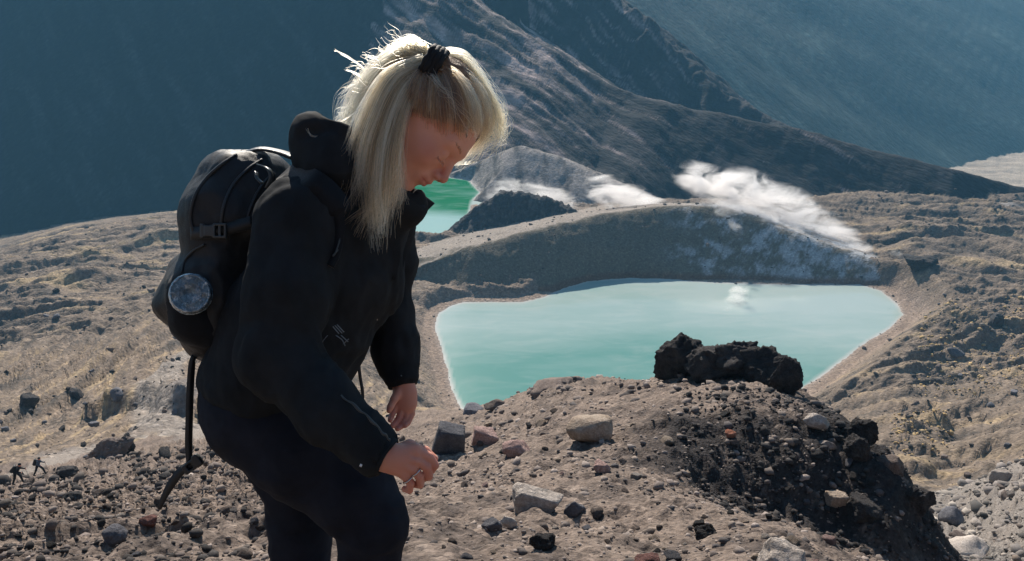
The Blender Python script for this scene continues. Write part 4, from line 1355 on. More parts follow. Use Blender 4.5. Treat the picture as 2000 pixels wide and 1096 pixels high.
def make_hair(name, lst, mat, parent):
    hc = bpy.data.hair_curves.new(name)
    hc.add_curves([len(p) for p, r in lst])
    P = to_world(np.concatenate([p for p, r in lst])) - np.array(parent.location)
    hc.points.foreach_set('position', P.astype(np.float32).ravel())
    R = np.concatenate([r*np.linspace(1.15, 0.35, len(p))*1.35 for p, r in lst]).astype(np.float32)
    at = hc.attributes.get('radius') or hc.attributes.new('radius', 'FLOAT', 'POINT')
    at.data.foreach_set('value', R)
    hc.materials.append(mat)
    o = bpy.data.objects.new(name, hc)
    return link(o, parent)
make_hair('hair', strands['b'], M_HAIR, woman)
make_hair('hair', strands['a'], M_HSHADE, woman)
make_hair('hair', strands['c'], M_HMID, woman)
# eyebrow and lashes
strands2 = []
for i in range(150):
    t = RNG.uniform(0, 1)
    a = np.array([0.091-0.020*t**1.6, 0.020+0.006*math.sin(PI*t)+RNG.normal(0, 0.0016), 0.012+0.038*t])
    b = a + np.array([-0.001, 0.002, 0.007])
    strands2.append((np.array([H(*a), H(*((a+b)/2+[0.0012, 0, 0])), H(*b)]), 0.0003))
for i in range(120):
    t = RNG.uniform(0, 1)
    a = np.array([0.0868-0.0105*t, -0.0145-0.001*t, 0.016+0.030*t]); b = a+np.array([0.006, -0.0060, 0.0030*t])
    strands2.append((np.array([H(*a), H(*((a+b)/2)), H(*b)]), 0.00032))
make_hair('eyebrow', strands2, hair_mat('brow_hair', (0.10, 0.055, 0.035), (0.18, 0.10, 0.06)), woman)
# hair tie: a wide black cloth band round the base of the ponytail
ax_t = np.array([-0.87, 0.49, -0.10]); ax_t /= np.linalg.norm(ax_t)
e1 = np.cross(ax_t, [0, 0, 1.0]); e1 /= np.linalg.norm(e1); e2 = np.cross(ax_t, e1)
tt = np.linspace(0, 2*PI, 48)
paths = []
for k in range(4):
    o_ = (k-1.5)*0.0085
    rr = 0.036 - 0.0015*abs(k-1.5) + 0.0013*np.sin(tt*6+k)
    P = V(845, 127, 1.716) + ax_t*o_ + rr[:, None]*(np.cos(tt)[:, None]*e1*1.0+np.sin(tt)[:, None]*e2*1.0)
    paths.append((P, 0.0070+0.0009*np.sin(tt*9+k*2)))
vs, fs = tube_mesh(paths, 8)
mesh_obj('hair_tie', to_world(vs), fs, M_TIE, woman)

# ================================================================== THE BACKPACK
pack = empty('backpack', tuple(W(470, 680, 1.9)))
tag(pack, "black hiking backpack with grey buckled side strap on the woman's back", 'backpack')
F = Field(axis((-0.84, -0.38, 0.0050)), axis((-0.17, 0.30, 0.0050)), axis((1.66, 2.12, 0.0055)))
# upper compartment
c_ = 1.86
F.chain([(V(478, 372, c_), 0.076), (V(452, 420, c_), 0.086), (V(440, 470, c_), 0.080)], 0.03, n=dp, sc=0.62)
F.chain([(V(520, 350, c_), 0.050), (V(530, 430, c_), 0.075)], 0.04, n=dp, sc=0.62)
F.ellipsoid(V(470, 345, c_), (0.075, 0.050, 0.10), None, 0.03)
# lower compartment
F.chain([(V(458, 505, c_), 0.088), (V(436, 570, c_), 0.100), (V(450, 618, c_), 0.090)], 0.018, n=dp, sc=0.66)
F.chain([(V(372, 532, c_), 0.038), (V(360, 590, c_), 0.052), (V(392, 618, c_), 0.050)], 0.02, n=dp, sc=0.7)
F.capsule(V(430, 640, c_), 0.07, V(460, 665, c_), 0.05, 0.04, n=dp, sc=0.7)
# crease between the compartments and the seams of the lid
F.capsule(V(340, 482, 1.70), 0.006, V(470, 452, 1.68), 0.006, 0.03, 'sub')
for sx in (0, 1):
    F.chain([(V(382+sx*55, 452, 1.70), 0.003), (V(396+sx*52, 390, 1.70), 0.003), (V(445+sx*48, 322, 1.735), 0.003)], 0.016, 'sub')
pv_, pq_ = F.mesh(); pv_ = relax(pv_, pq_, 2)
pv_ = wrinkle(pv_, pq_, 0.0030, (30, 26, 26), 75)
pv_ = wrinkle(pv_, pq_, 0.0095, (9, 7, 7), 71)
mesh_obj('pack_bag', to_world(pv_), pq_, M_PACK, pack)
from mathutils.bvhtree import BVHTree
pk_bvh = BVHTree.FromPolygons([tuple(p) for p in pv_], [tuple(int(i) for i in f) for f in pq_])
jk_bvh = BVHTree.FromPolygons([tuple(p) for p in jv], [tuple(int(i) for i in f) for f in jq])
def on(bvh, px, py, off=0.003, default=1.75):
    """point on a surface under a photo pixel, in the view frame"""
    d = Vector(V(px, py, 1.0)); d.normalize()
    h = bvh.ray_cast(Vector((0, 0, 0)), d)
    if h[0] is None:
        return V(px, py, default)
    return np.array(h[0]) - np.array(d)*off
def piping(name, pix, mat, parent, r=0.004, bvh=None, off=0.002, default=1.75):
    P = catmull([on(bvh or pk_bvh, x, y, off, default) for x, y in pix], 8*len(pix))
    vs, fs = tube_mesh([(P, r)], 6)
    return mesh_obj(name, to_world(vs), fs, mat, parent)
piping('piping', [(378, 452), (372, 425), (380, 385), (402, 350), (432, 322), (462, 302)], M_WEB, pack)
piping('piping', [(432, 440), (438, 400), (455, 362), (485, 330), (512, 312)], M_WEB, pack)
piping('piping', [(480, 440), (492, 400), (512, 362), (535, 338)], M_WEB, pack)
piping('pocket_seam', [(355, 532), (362, 508), (378, 490), (400, 478)], M_WEB, pack, 0.003)
# grab loop and lifter strap on top of the pack, in the sun
v1, f1 = strap_mesh(catmull([V(470, 303, 1.80), V(505, 291, 1.80), V(545, 297, 1.80), V(575, 308, 1.79)], 16), [0.1, 1, -0.4], 0.026, 0.004)
mesh_obj('grab_loop', to_world(v1), f1, M_WEB, pack)
v1, f1 = strap_mesh(catmull([V(432, 308, 1.80), V(450, 298, 1.80), V(468, 297, 1.80)], 10), [0.1, 1, -0.4], 0.03, 0.004)
mesh_obj('lid_patch', to_world(v1), f1, M_WEB, pack)
v1, f1 = strap_mesh(catmull([V(505, 322, 1.725), V(524, 330, 1.70), V(530, 348, 1.695), V(522, 368, 1.70)], 16), [0.75, 0.55, -0.5], 0.011, 0.003)
mesh_obj('lifter_strap', to_world(v1), f1, M_GREY, pack)
v1, f1 = strap_mesh(catmull([V(500, 336, 1.715), V(502, 348, 1.705), V(512, 358, 1.70)], 10), [0.75, 0.55, -0.5], 0.008, 0.003)
mesh_obj('lifter_strap', to_world(v1), f1, M_GREY, pack)
# compression strap with its buckle
v1, f1 = strap_mesh(catmull([on(pk_bvh, x, y, 0.006) for x, y in ((372, 456), (392, 455), (412, 452), (440, 448), (470, 440), (492, 434))], 24), [0, 0, -1], 0.026, 0.003)
mesh_obj('compression_strap', to_world(v1), f1, M_WEB, pack)
bc = on(pk_bvh, 420, 451, 0.012)
F = Field(np.arange(bc[0]-0.035, bc[0]+0.035, 0.0011), np.arange(bc[1]-0.022, bc[1]+0.022, 0.0011), np.arange(bc[2]-0.012, bc[2]+0.012, 0.0013))
F.box(bc+[0.010, 0, 0], (0.014, 0.0155, 0.005), rnd=0.003, k=0.001)
F.box(bc+[0.010, 0, 0], (0.009, 0.010, 0.02), rnd=0.002, k=0.001, op='sub')
F.box(bc+[0.010, 0, 0], (0.003, 0.0145, 0.004), rnd=0.002, k=0.001)
F.box(bc+[-0.012, 0, 0], (0.010, 0.012, 0.0045), rnd=0.003, k=0.002)
F.box(bc+[-0.026, 0, 0], (0.004, 0.0145, 0.004), rnd=0.002, k=0.002)
F.capsule(bc+[-0.014, 0.016, 0], 0.006, bc+[-0.014, 0.016, 0], 0.006, 0.001, 'sub')
F.capsule(bc+[-0.014, -0.016, 0], 0.006, bc+[-0.014, -0.016, 0], 0.006, 0.001, 'sub')
v, q = F.mesh()
mesh_obj('buckle', to_world(v), q, M_GREY, pack)
# stretch pocket holding the bottle
F = Field(axis((-0.70, -0.48, 0.004)), axis((-0.14, 0.06, 0.004)), axis((1.60, 1.90, 0.0045)))
F.chain([(V(372, 575, 1.75), 0.052), (V(385, 620, 1.76), 0.050), (V(420, 640, 1.77), 0.045)], 0.03)
F.ball(V(370, 570, 1.66), 0.041, 0.006, 'sub')
v, q = F.mesh(); v = wrinkle(relax(v, q, 1), q, 0.004, (16, 12, 12), 73)
mesh_obj('side_pocket', to_world(v), q, M_MESHPK, pack)
# shoulder strap over the near side of the chest, with a slider
v1, f1 = strap_mesh(catmull([on(jk_bvh, x, y, 0.008) for x, y in ((560, 335), (600, 352), (632, 372), (655, 400), (664, 435), (662, 470), (655, 500), (645, 520))], 40), [0.2, 0.1, -1], np.concatenate([np.linspace(0.055, 0.05, 20), np.linspace(0.018, 0.015, 20)]), 0.007)
mesh_obj('shoulder_strap', to_world(v1), f1, M_MESHPK, pack)
piping('strap_edge', [(664, 405), (667, 435), (664, 465), (656, 492), (650, 500), (660, 488)], M_GREY, pack, 0.0016, jk_bvh, 0.013)
piping('slider', [(659, 403), (668, 407)], M_GREY, pack, 0.0045, jk_bvh, 0.013)
# hip belt under the sleeve and its long loose end hanging to the ground
v1, f1 = strap_mesh(catmull([V(385, 655, 1.80), V(391, 668, 1.80), V(388, 686, 1.80), V(375, 706, 1.79), V(370, 760, 1.79), V(368, 820, 1.79), V(367, 870, 1.79), V(370, 908, 1.79)], 48), [0.5, 0.0, -1], 0.012, 0.002)
mesh_obj('loose_strap', to_world(v1), f1, M_WEB, pack)
v1, f1 = strap_mesh(catmull([V(378, 706, 1.80), V(375, 760, 1.80), V(373, 820, 1.80), V(372, 870, 1.80), V(372, 905, 1.80)], 30), [0.2, 0.0, -1], 0.008, 0.002)
mesh_obj('loose_strap', to_world(v1), f1, M_WEB, pack)
v1, f1 = strap_mesh(catmull([V(388, 898, 1.79), V(372, 908, 1.79), V(352, 922, 1.79), V(335, 945, 1.79), V(322, 968, 1.79), V(311, 994, 1.79)], 30), [0.3, 0.3, -1], np.concatenate([np.linspace(0.02, 0.017, 20), np.linspace(0.016, 0.009, 10)]), 0.003)
mesh_obj('loose_strap', to_world(v1), f1, M_WEB, pack)
F = Field(axis((-0.73, -0.62, 0.0018)), axis((-0.44, -0.35, 0.0018)), axis((1.75, 1.83, 0.002)))
bM = np.array([[0.80, 0.60, 0], [-0.60, 0.80, 0], [0, 0, 1.0]])
F.box(V(376, 908, 1.785), (0.022, 0.011, 0.006), bM, 0.003, 0.001)
F.box(V(386, 899, 1.785), (0.007, 0.014, 0.007), bM, 0.003, 0.003)
F.box(V(372, 911, 1.785), (0.006, 0.006, 0.02), bM, 0.002, 0.001, 'sub')
v, q = F.mesh()
mesh_obj('belt_buckle', to_world(v), q, M_WEB, pack)
v1, f1 = strap_mesh(catmull([V(700, 705, 1.93), V(703, 735, 1.93), V(708, 765, 1.93), V(708, 786, 1.93)], 16), [0.5, 0, -1], 0.007, 0.003)
mesh_obj('loose_strap', to_world(v1), f1, M_WEB, pack)

# ---------------- bottle in the side pocket, its base towards the camera
def bottle_mat():
    m = NT('clear_plastic')
    c = m.coord('Object')
    a = m.noise(c, 90, 5, 0.7)
    col = m.ramp(a, [(0.40, (0.06, 0.16, 0.24)), (0.55, (0.20, 0.38, 0.50)), (0.62, (0.85, 0.93, 0.97))])  # white specks are reflections painted into the base colour
    m.bsdf(col, 0.06, a, 1.0, 0.010, 0.8, Transmission_Weight=0.45, IOR=1.45, Coat_Weight=0.8)
    return m.m
M_BOT = bottle_mat()
bo = V(370, 571, 1.655)
bax = np.array([-0.32, -0.10, 1.0]); bax /= np.linalg.norm(bax)
F = Field(np.arange(bo[0]-0.11, bo[0]+0.07, 0.0022), np.arange(bo[1]-0.09, bo[1]+0.07, 0.0022), np.arange(bo[2]-0.02, bo[2]+0.23, 0.0028))
e1 = np.cross(bax, [0, 1.0, 0]); e1 /= np.linalg.norm(e1); e2 = np.cross(bax, e1)
F.chain([(bo+bax*0.034, 0.0405), (bo+bax*0.17, 0.0400)], 0.004)
F.plane(bo+bax*0.020, -bax, bo-0.1, bo+0.1)
for k in range(4):
    c_r = bo+bax*(0.030+0.032*k)
    t = np.linspace(0, 2*PI, 17)
    for i in range(16):
        p_ = c_r+0.0425*(math.cos(t[i])*e1+math.sin(t[i])*e2); p2 = c_r+0.0425*(math.cos(t[i+1])*e1+math.sin(t[i+1])*e2)
        F.capsule(p_, 0.003, p2, 0.003, 0.004, 'sub')
for i in range(5):
    a = 2*PI*i/5+0.3
    F.capsule(bo+bax*0.016+0.012*(math.cos(a)*e1+math.sin(a)*e2), 0.004, bo+bax*0.016+0.036*(math.cos(a)*e1+math.sin(a)*e2), 0.0075, 0.004, 'sub')
F.ball(bo+bax*0.016, 0.011, 0.006, 'sub')
v, q = F.mesh()
bt = empty('water_bottle', tuple(to_world(bo+bax*0.17)))
tag(bt, 'ribbed clear blue plastic bottle pushed base-outward into the backpack side pocket', 'bottle')
mesh_obj('bottle_body', to_world(v), q, M_BOT, bt)
ring(bo+bax*0.020, bax, 0.0365, 0.0026, bt, M_BOT, 'base_rim')
ring(bo+bax*0.019, bax, 0.021, 0.0014, bt, M_BOT, 'base_ring')
ring(bo+bax*0.046, bax, 0.0405, 0.0022, bt, M_BOT, 'body_rib')
F = Field(np.arange(bo[0]-0.13, bo[0]+0.07, 0.003), np.arange(bo[1]-0.09, bo[1]+0.07, 0.003), np.arange(bo[2]+0.15, bo[2]+0.27, 0.003))
F.chain([(bo+bax*0.205, 0.012), (bo+bax*0.225, 0.012)], 0.003)
v, q = F.mesh()
mesh_obj('cap', to_world(v), q, M_WHITE, bt)
# ================================================================== ROCKS
import bmesh
def rock_arrays(seed, sub=3, planes=14, rough=0.10, sharp=1.0, boxy=False):
    rg = np.random.default_rng(seed)
    bm = bmesh.new()
    bmesh.ops.create_icosphere(bm, subdivisions=sub, radius=1.0)
    v = np.array([x.co[:] for x in bm.verts]); f = np.array([[q.index for q in p.verts] for p in bm.faces])
    bm.free()
    n = rg.normal(size=(planes, 3)); n /= np.linalg.norm(n, axis=1)[:, None]
    dd = rg.uniform(0.62, 1.0, planes)
    if boxy:
        n = np.concatenate([np.eye(3), -np.eye(3), n[:3]])+rg.normal(0, 0.13, (9, 3)); n /= np.linalg.norm(n, axis=1)[:, None]
        dd = np.concatenate([rg.uniform(0.52, 0.66, 6), rg.uniform(0.72, 0.85, 3)])
    dots = v@n.T
    r = np.min(np.where(dots > 0.08, dd/np.maximum(dots, 0.08), 9), axis=1)
    r = np.minimum(r, 1.25)
    r = r*sharp + (1-sharp)
    v = v*r[:, None]
    v = v*(1+rough*fbm3(v*1.7+seed, 4, seed, 0.6))[:, None] + 0.03*fbm3(v*7, 2, seed+5)[:, None]*v
    if rough > 0.25:   # clinkery lava: chipped ledges and hollows
        v = v*(1+0.16*(1-2*np.abs(fbm3(v*3.1+seed, 3, seed+8, 0.6))))[:, None] + 0.05*fbm3(v*11, 2, seed+6)[:, None]*v
    return v, f

def rock_mat(name, c1, c2, scale=6, bd=0.06, lich=None):
    m = NT(name)
    c = m.coord('Object')
    a = m.noise(c, scale*0.5, 8, 0.65); b = m.noise(c, scale*4, 5, 0.7)
    oi = m.n('ShaderNodeObjectInfo')
    col = m.mix(m.ramp(a, [(0.35, 0.0), (0.65, 1.0)]), c1, c2)
    k = m.ramp(b, [(0.3, 0.7), (0.7, 1.3)])
    col = m.mix(1.0, col, k, 'MULTIPLY')
    k = m.ramp(oi.outputs['Random'], [(0, 0.72), (1, 1.3)])
    col = m.mix(1.0, col, k, 'MULTIPLY')
    if lich: col = m.mix(m.ramp(m.noise(c, 2.2, 5, 0.7), [(0.52, 0.0), (0.62, 0.8)]), col, lich)
    h = m.math('ADD', a, m.math('MULTIPLY', b, 0.4))
    m.bsdf(col, 0.92, h, 1.0, bd*1.5, 0.2)
    return m.m
R_TAN = rock_mat('tan_rock', (0.30, 0.225, 0.165), (0.44, 0.36, 0.29))
R_GREY = rock_mat('grey_rock', (0.10, 0.10, 0.115), (0.17, 0.165, 0.175))
R_PINK = rock_mat('pink_rock', (0.26, 0.165, 0.145), (0.38, 0.27, 0.24))
R_PALE = rock_mat('pale_rock', (0.34, 0.29, 0.25), (0.50, 0.44, 0.39))
R_BROWN = rock_mat('brown_rock', (0.115, 0.088, 0.076), (0.22, 0.175, 0.15))
R_LAVA = rock_mat('black_lava', (0.030, 0.029, 0.031), (0.085, 0.076, 0.072), 7, 0.12)
R_ORANGE = rock_mat('orange_rock', (0.40, 0.14, 0.08), (0.46, 0.22, 0.14))
R_RED = rock_mat('red_brown_rock', (0.10, 0.045, 0.038), (0.16, 0.08, 0.065))
ROCKM = {'tan': R_TAN, 'grey': R_GREY, 'pink': R_PINK, 'pale': R_PALE, 'brown': R_BROWN, 'lava': R_LAVA, 'orange': R_ORANGE, 'red': R_RED}

def place_rock(px, py, wpx, hpx, kind, label, name='boulder', group=None, seed=0, sub=4, tilt=0.0, depth=0.9, bury=0.25, sharp=1.0, rough=0.16, cat='boulder', D=None, planes=14, boxy=False):
    """px, py: middle of the foot of the rock in the photo"""
    p = hit(px, py) if D is None else PW(px, py, D)
    rel = p-CAM; dist = rel[1]*CP - rel[2]*SP
    w_, h_ = wpx/FPX*dist, hpx/FPX*dist
    v, f = rock_arrays(seed, sub, planes, rough, sharp, boxy)
    # lay the longest axis across
    lo, hi = v.min(0), v.max(0)
    v = (v-(lo+hi)/2)/((hi-lo)/2)
    v = v*np.array([w_/2, w_/2*depth, h_/2*1.05])
    ct, st = math.cos(tilt), math.sin(tilt)
    v = np.stack([v[:, 0]*ct+v[:, 2]*st, v[:, 1], -v[:, 0]*st+v[:, 2]*ct], -1)
    loc = p + np.array([0, w_/2*depth*0.55, 0])
    zg = float(np.min(height(loc[0]+np.array([0, -0.25, 0.25])*w_, np.full(3, loc[1]))))
    loc[2] = zg + h_*(0.5-bury) + 0.35*(p[2]-zg)
    me = np_mesh(name, v, f, True)
    me.materials.append(ROCKM[kind])
    o = bpy.data.objects.new(name, me)
    o.location = loc
    link(o)
    tag(o, label, cat, group)
    return o

HERO = [
 (1152, 866, 94, 66, 'tan', 'large rounded tan boulder with a pale top on the scree spur', dict(seed=3, depth=0.8, sharp=0.75, rough=0.08, bury=0.15)),
 (882, 886, 70, 66, 'grey', "blue-grey blocky boulder just right of the woman's lower hand", dict(seed=5, depth=0.7, tilt=0.3, bury=0.12, boxy=True, rough=0.06)),
 (948, 868, 56, 38, 'pink', 'wedge-shaped pinkish boulder beside the blue-grey block', dict(seed=8, tilt=0.3, depth=0.7, bury=0.15, boxy=True)),
 (1010, 893, 60, 42, 'pink', 'low pyramid-shaped pinkish grey rock right of the pink wedge', dict(seed=12, depth=0.8, bury=0.2, planes=7)),
 (1050, 990, 104, 44, 'pale', 'long flat pale slab lying on the scree below the pyramid rock', dict(seed=14, tilt=0.22, depth=0.5, bury=0.2, boxy=True)),
 (1124, 1010, 46, 40, 'grey', 'dark grey chunk at the right end of the long pale slab', dict(seed=15, depth=0.7)),
 (960, 1034, 42, 30, 'grey', 'small dark grey pointed stone left of the pale flake', dict(seed=21)),
 (998, 1030, 46, 26, 'pale', 'thin pale grey flake sticking out of the scree below the slab', dict(seed=22, tilt=0.6, depth=0.4)),
 (1176, 926, 34, 30, 'pink', 'small pinkish grey stone in the hollow under the tan boulder', dict(seed=23)),
 (1535, 1112, 104, 62, 'pale', 'large pale lumpy boulder cut by the bottom edge on the right', dict(seed=25, rough=0.2)),
 (1632, 997, 42, 34, 'tan', 'squarish pinkish tan block alone on the dark lava bank', dict(seed=27, depth=0.7, boxy=True)),
 (1266, 1108, 56, 34, 'red', 'reddish brown boulder cut by the bottom edge in the middle', dict(seed=28)),
 (1428, 858, 22, 20, 'orange', 'small orange stone on the upper part of the dark bank', dict(seed=29, cat='stone', name='stone')),
 (1342, 738, 124, 112, 'lava', 'tall rounded black lava block at the left of the spur-top outcrop', dict(seed=31, rough=0.36, depth=0.8, sub=5, name='lava_block', cat='rock', bury=0.16)),
 (1400, 742, 126, 84, 'lava', 'squat black lava block between the tall and the broad ones', dict(seed=33, rough=0.36, depth=0.8, sub=5, name='lava_block', cat='rock', bury=0.16)),
 (1452, 742, 120, 88, 'lava', 'broad ledged black lava block in the middle of the spur-top outcrop', dict(seed=34, rough=0.40, depth=0.8, sub=5, name='lava_block', cat='rock', bury=0.2)),
 (1503, 750, 104, 80, 'lava', 'narrow black lava block between the broad one and the leaning slab', dict(seed=36, rough=0.36, depth=0.8, sub=5, name='lava_block', cat='rock', bury=0.2)),
 (1534, 768, 62, 92, 'lava', 'leaning black slab with a pale edge at the right end of the outcrop', dict(seed=38, rough=0.28, depth=0.8, tilt=0.45, name='lava_block', cat='rock', bury=0.2, sub=5)),
 (1080, 756, 90, 30, 'brown', 'low brown hump of rock on the left skyline of the spur', dict(seed=41, rough=0.2, bury=0.35)),
 (965, 797, 42, 24, 'brown', 'small rounded brown boulder at the lake edge of the spur', dict(seed=42)),
 (925, 806, 44, 20, 'grey', 'small dark stone at the far left tip of the spur skyline', dict(seed=43)),
 (1695, 835, 62, 60, 'lava', 'jutting black crag on the right edge of the dark bank', dict(seed=44, rough=0.34, sub=5, D=14.5)),
 (1680, 895, 54, 60, 'lava', 'black crag just below the jutting one on the right bank edge', dict(seed=45, rough=0.34, sub=5, D=14.2)),
 (1600, 815, 60, 34, 'pale', 'pale slab near the top right of the dark bank', dict(seed=46, tilt=0.5, depth=0.5, D=15.0)),
 (1618, 868, 40, 22, 'pale', 'narrow pale flake below the pale slab on the dark bank', dict(seed=47, tilt=0.35, depth=0.5, D=14.5)),
 (1745, 915, 56, 34, 'brown', 'brown ledge rock on the right edge of the bank', dict(seed=48, rough=0.25, D=14.0)),
 (1800, 975, 70, 60, 'lava', 'black crag lower down the right edge of the bank', dict(seed=49, rough=0.3, sub=5, D=13.6)),
 (1700, 1015, 84, 60, 'lava', 'big black boulder half sunk in the dark bank', dict(seed=50, rough=0.25, sub=5, bury=0.4)),
 (48, 789, 40, 38, 'lava', 'round black boulder on the tan flat at the left edge of the photo', dict(seed=51, rough=0.2)),
 (148, 780, 28, 26, 'lava', 'black boulder right of the round one on the tan flat', dict(seed=52, rough=0.2)),
 (232, 782, 40, 22, 'grey', 'grey angular boulder high on the left streaked slope', dict(seed=53)),
 (205, 892, 110, 44, 'brown', 'long dark outcrop above the two distant hikers', dict(seed=55, rough=0.35, tilt=-0.3, depth=0.5, sub=5, name='outcrop', cat='rock')),
 (244, 888, 38, 56, 'lava', 'upright pale-edged crag at the right end of the dark outcrop', dict(seed=56, rough=0.35, sub=5, name='outcrop', cat='rock')),
 (125, 922, 40, 26, 'lava', 'small black rock between the hikers and the dark outcrop', dict(seed=57, rough=0.3, name='outcrop', cat='rock')),
 (222, 1066, 48, 44, 'grey', 'dark blue-grey boulder low in the left corner', dict(seed=58)),
 (290, 1034, 38, 28, 'red', 'reddish brown stone under the end of the loose strap', dict(seed=59)),
 (135, 972, 44, 24, 'lava', 'black wedge stone on the lower left scree', dict(seed=60)),
 (110, 1002, 66, 24, 'lava', 'long black rib of rock on the lower left scree', dict(seed=61, tilt=-0.2, rough=0.3)),
 (1808, 522, 70, 36, 'lava', 'black lava knob beyond the right end of the lake', dict(seed=62, rough=0.4, sub=5)),
 (1948, 640, 30, 34, 'lava', 'dark rock standing among yellow folds at the right', dict(seed=63, rough=0.3)),
 (1870, 700, 34, 18, 'grey', 'grey block beside the yellow folds right of the lake', dict(seed=64)),
 (1962, 940, 40, 36, 'pale', 'pale tan boulder near the right edge of the photo', dict(seed=65, tilt=0.4)),
 (1868, 1024, 48, 46, 'grey', 'dark triangular rock among pale rubble at the lower right', dict(seed=66, planes=7)),
 (1905, 1086, 90, 40, 'pale', 'large pale block in the bottom right corner', dict(seed=67, rough=0.15)),
 (1385, 1048, 52, 34, 'lava', 'black stone on the light bench below the bank', dict(seed=68, rough=0.3)),
 (1060, 1076, 54, 44, 'lava', 'black stone at the bottom edge below the woman-side scree', dict(seed=69, rough=0.3)),
 (760, 590, 1, 1, None, '', {}),
]
HERO = [h for h in HERO if h[4]]
for px, py, w_, h_, kind, lab, kw in HERO:
    kw = dict(kw); nm = kw.pop('name', 'boulder')
    place_rock(px, py, w_, h_, kind, lab, nm, **kw)

# pebble-sized to head-sized loose stones, each an object sharing one of 14 shapes
protos = []
for i in range(16):
    v, f = rock_arrays(200+i, 3, 12 if i % 2 else 9, 0.16, 1.0, i % 3 == 0)
    v = (v-(v.min(0)+v.max(0))/2)/((v.max(0)-v.min(0))/2)
    me = np_mesh('rock', v, f, True)
    protos.append((v, f, me))
pmesh = {}
def proto_mesh(i, kind):
    if (i, kind) not in pmesh:
        m_ = protos[i][2].copy(); m_.materials.clear(); m_.materials.append(ROCKM[kind]); pmesh[(i, kind)] = m_
    return pmesh[(i, kind)]

def zone_of(px, py, D):
    if D > 45: return 'far'
    if px < 560: return 'left'
    if px > 1350 and 10.5 < D < 30 : return 'bank'
    if px > 1830: return 'corner'
    return 'mid'
ZL = {'left': ('small brown volcanic stone lying on the rocky scree at the lower left', 'loose stones on the lower left scree'),
      'mid': ('small angular stone scattered on the light scree in the foreground', 'loose stones on the light foreground scree'),
      'bank': ('dark lava stone lodged in the shaded bank at the lower right', 'lava stones on the dark bank'),
      'corner': ('pale angular stone in the rubble at the lower right corner', 'stones in the lower right rubble'),
      'far': ('dark boulder lying out on the tan crater floor', 'boulders scattered on the crater floor')}
cnt = 0; tries = 0
rk = random.Random(5)
cand = []
while len(cand) < 285 and tries < 1500:
    tries += 1
    if tries % 5:
        px, py = rk.uniform(0, 2000), rk.uniform(790, 1120)
    else:
        px, py = rk.choice([rk.uniform(0, 380), rk.uniform(1680, 2000)]), rk.uniform(560, 900)
    if 395 < px < 560 and py < 900: continue
    if px > 900 and px < 1000 and py < 810: continue
    cand.append((px, py))
hp = [hit(px, py) for px, py in cand]
LOOSE = []
for (px, py), p in zip(cand, hp):
    if p is None or p[1] < 2.2: continue
    z_ = zone_of(px, py, p[1])
    if p[1] > 100 and z_ == 'far' and rk.random() < 0.3: continue
    dist = (p-CAM)[1]*CP-(p-CAM)[2]*SP
    wp = 10+rk.expovariate(1/6.5)
    wp = min(wp, 34)
    if z_ == 'far': wp = min(9+rk.expovariate(1/3.0), 20)
    if z_ == 'far' and px > 400 and rk.random() < 0.5: continue
    s_ = wp/FPX*dist/2
    kind = {'left': rk.choices(['brown', 'lava', 'pale', 'grey', 'tan'], [6, 3, 1.0, 2, 1])[0], 'mid': rk.choices(['brown', 'tan', 'pale', 'grey', 'pink', 'lava'], [5, 3, 2, 2, 2, 1])[0],
            'bank': rk.choices(['lava', 'brown', 'grey', 'pink'], [9, 2, 1.5, 0.4])[0], 'corner': rk.choices(['pale', 'tan', 'grey', 'brown'], [4, 3, 3, 2])[0], 'far': rk.choices(['lava', 'grey', 'brown'], [3, 2, 3])[0]}[z_]
    i = rk.randrange(16)
    o = bpy.data.objects.new('rock', proto_mesh(i, kind))
    o.scale = (s_*rk.uniform(0.85, 1.2), s_*rk.uniform(0.6, 1.0), s_*rk.uniform(0.45, 0.8))
    o.rotation_euler = (rk.uniform(-0.4, 0.4), rk.uniform(-0.4, 0.4), rk.uniform(0, 6.28))
    o.location = p + np.array([0, 0, s_*0.12])
    link(o)
    LOOSE.append((o, px, py, wp, kind, z_))

MARKS = [(h[0], h[1]-h[3]/2, w_) for h, w_ in zip(HERO, ['tan boulder', 'blue-grey block', 'pink wedge boulder', 'pink pyramid rock', 'long pale slab', 'dark slab-end chunk', 'pointed grey stone',
   'pale flake', 'hollow stone', 'bottom pale boulder', 'tan block on the bank', 'bottom red boulder', 'orange stone', 'tall lava block', 'squat lava block', 'broad lava block', 'narrow lava block', 'leaning slab',
   'skyline hump', 'lake-edge boulder', 'skyline tip stone', 'jutting black crag', 'lower black crag', 'pale bank slab', 'pale bank flake', 'brown ledge rock', 'right-edge crag', 'half-sunk black boulder',
   'round black boulder', 'second left-flat boulder', 'grey slope boulder', 'long dark outcrop', 'upright crag', 'black rock by the hikers', 'blue-grey corner boulder', 'red strap stone', 'black wedge stone',
   'long black rib', 'lakeside lava knob', 'rock in yellow folds', 'grey yellow-fold block', 'pale right-edge boulder', 'triangular rubble rock', 'pale corner block', 'black bench stone', 'black bottom stone'])]
MARKS += [(430, 800, 'woman'), (370, 800, 'hanging strap'), (57, 925, 'two hikers'), (720, 1040, 'raised knee of the woman'), (590, 1080, 'rear leg of the woman'), (1780, 600, 'right end of the lake')]
CW = {'brown': 'brown', 'lava': 'black', 'pale': 'pale', 'grey': 'grey', 'tan': 'tan', 'pink': 'pinkish'}
ORD = ['nearest', 'second', 'third', 'fourth', 'fifth', 'sixth', 'seventh', 'eighth', 'ninth', 'tenth', 'eleventh', 'twelfth', 'thirteenth', 'fourteenth', 'fifteenth']
byk = {}
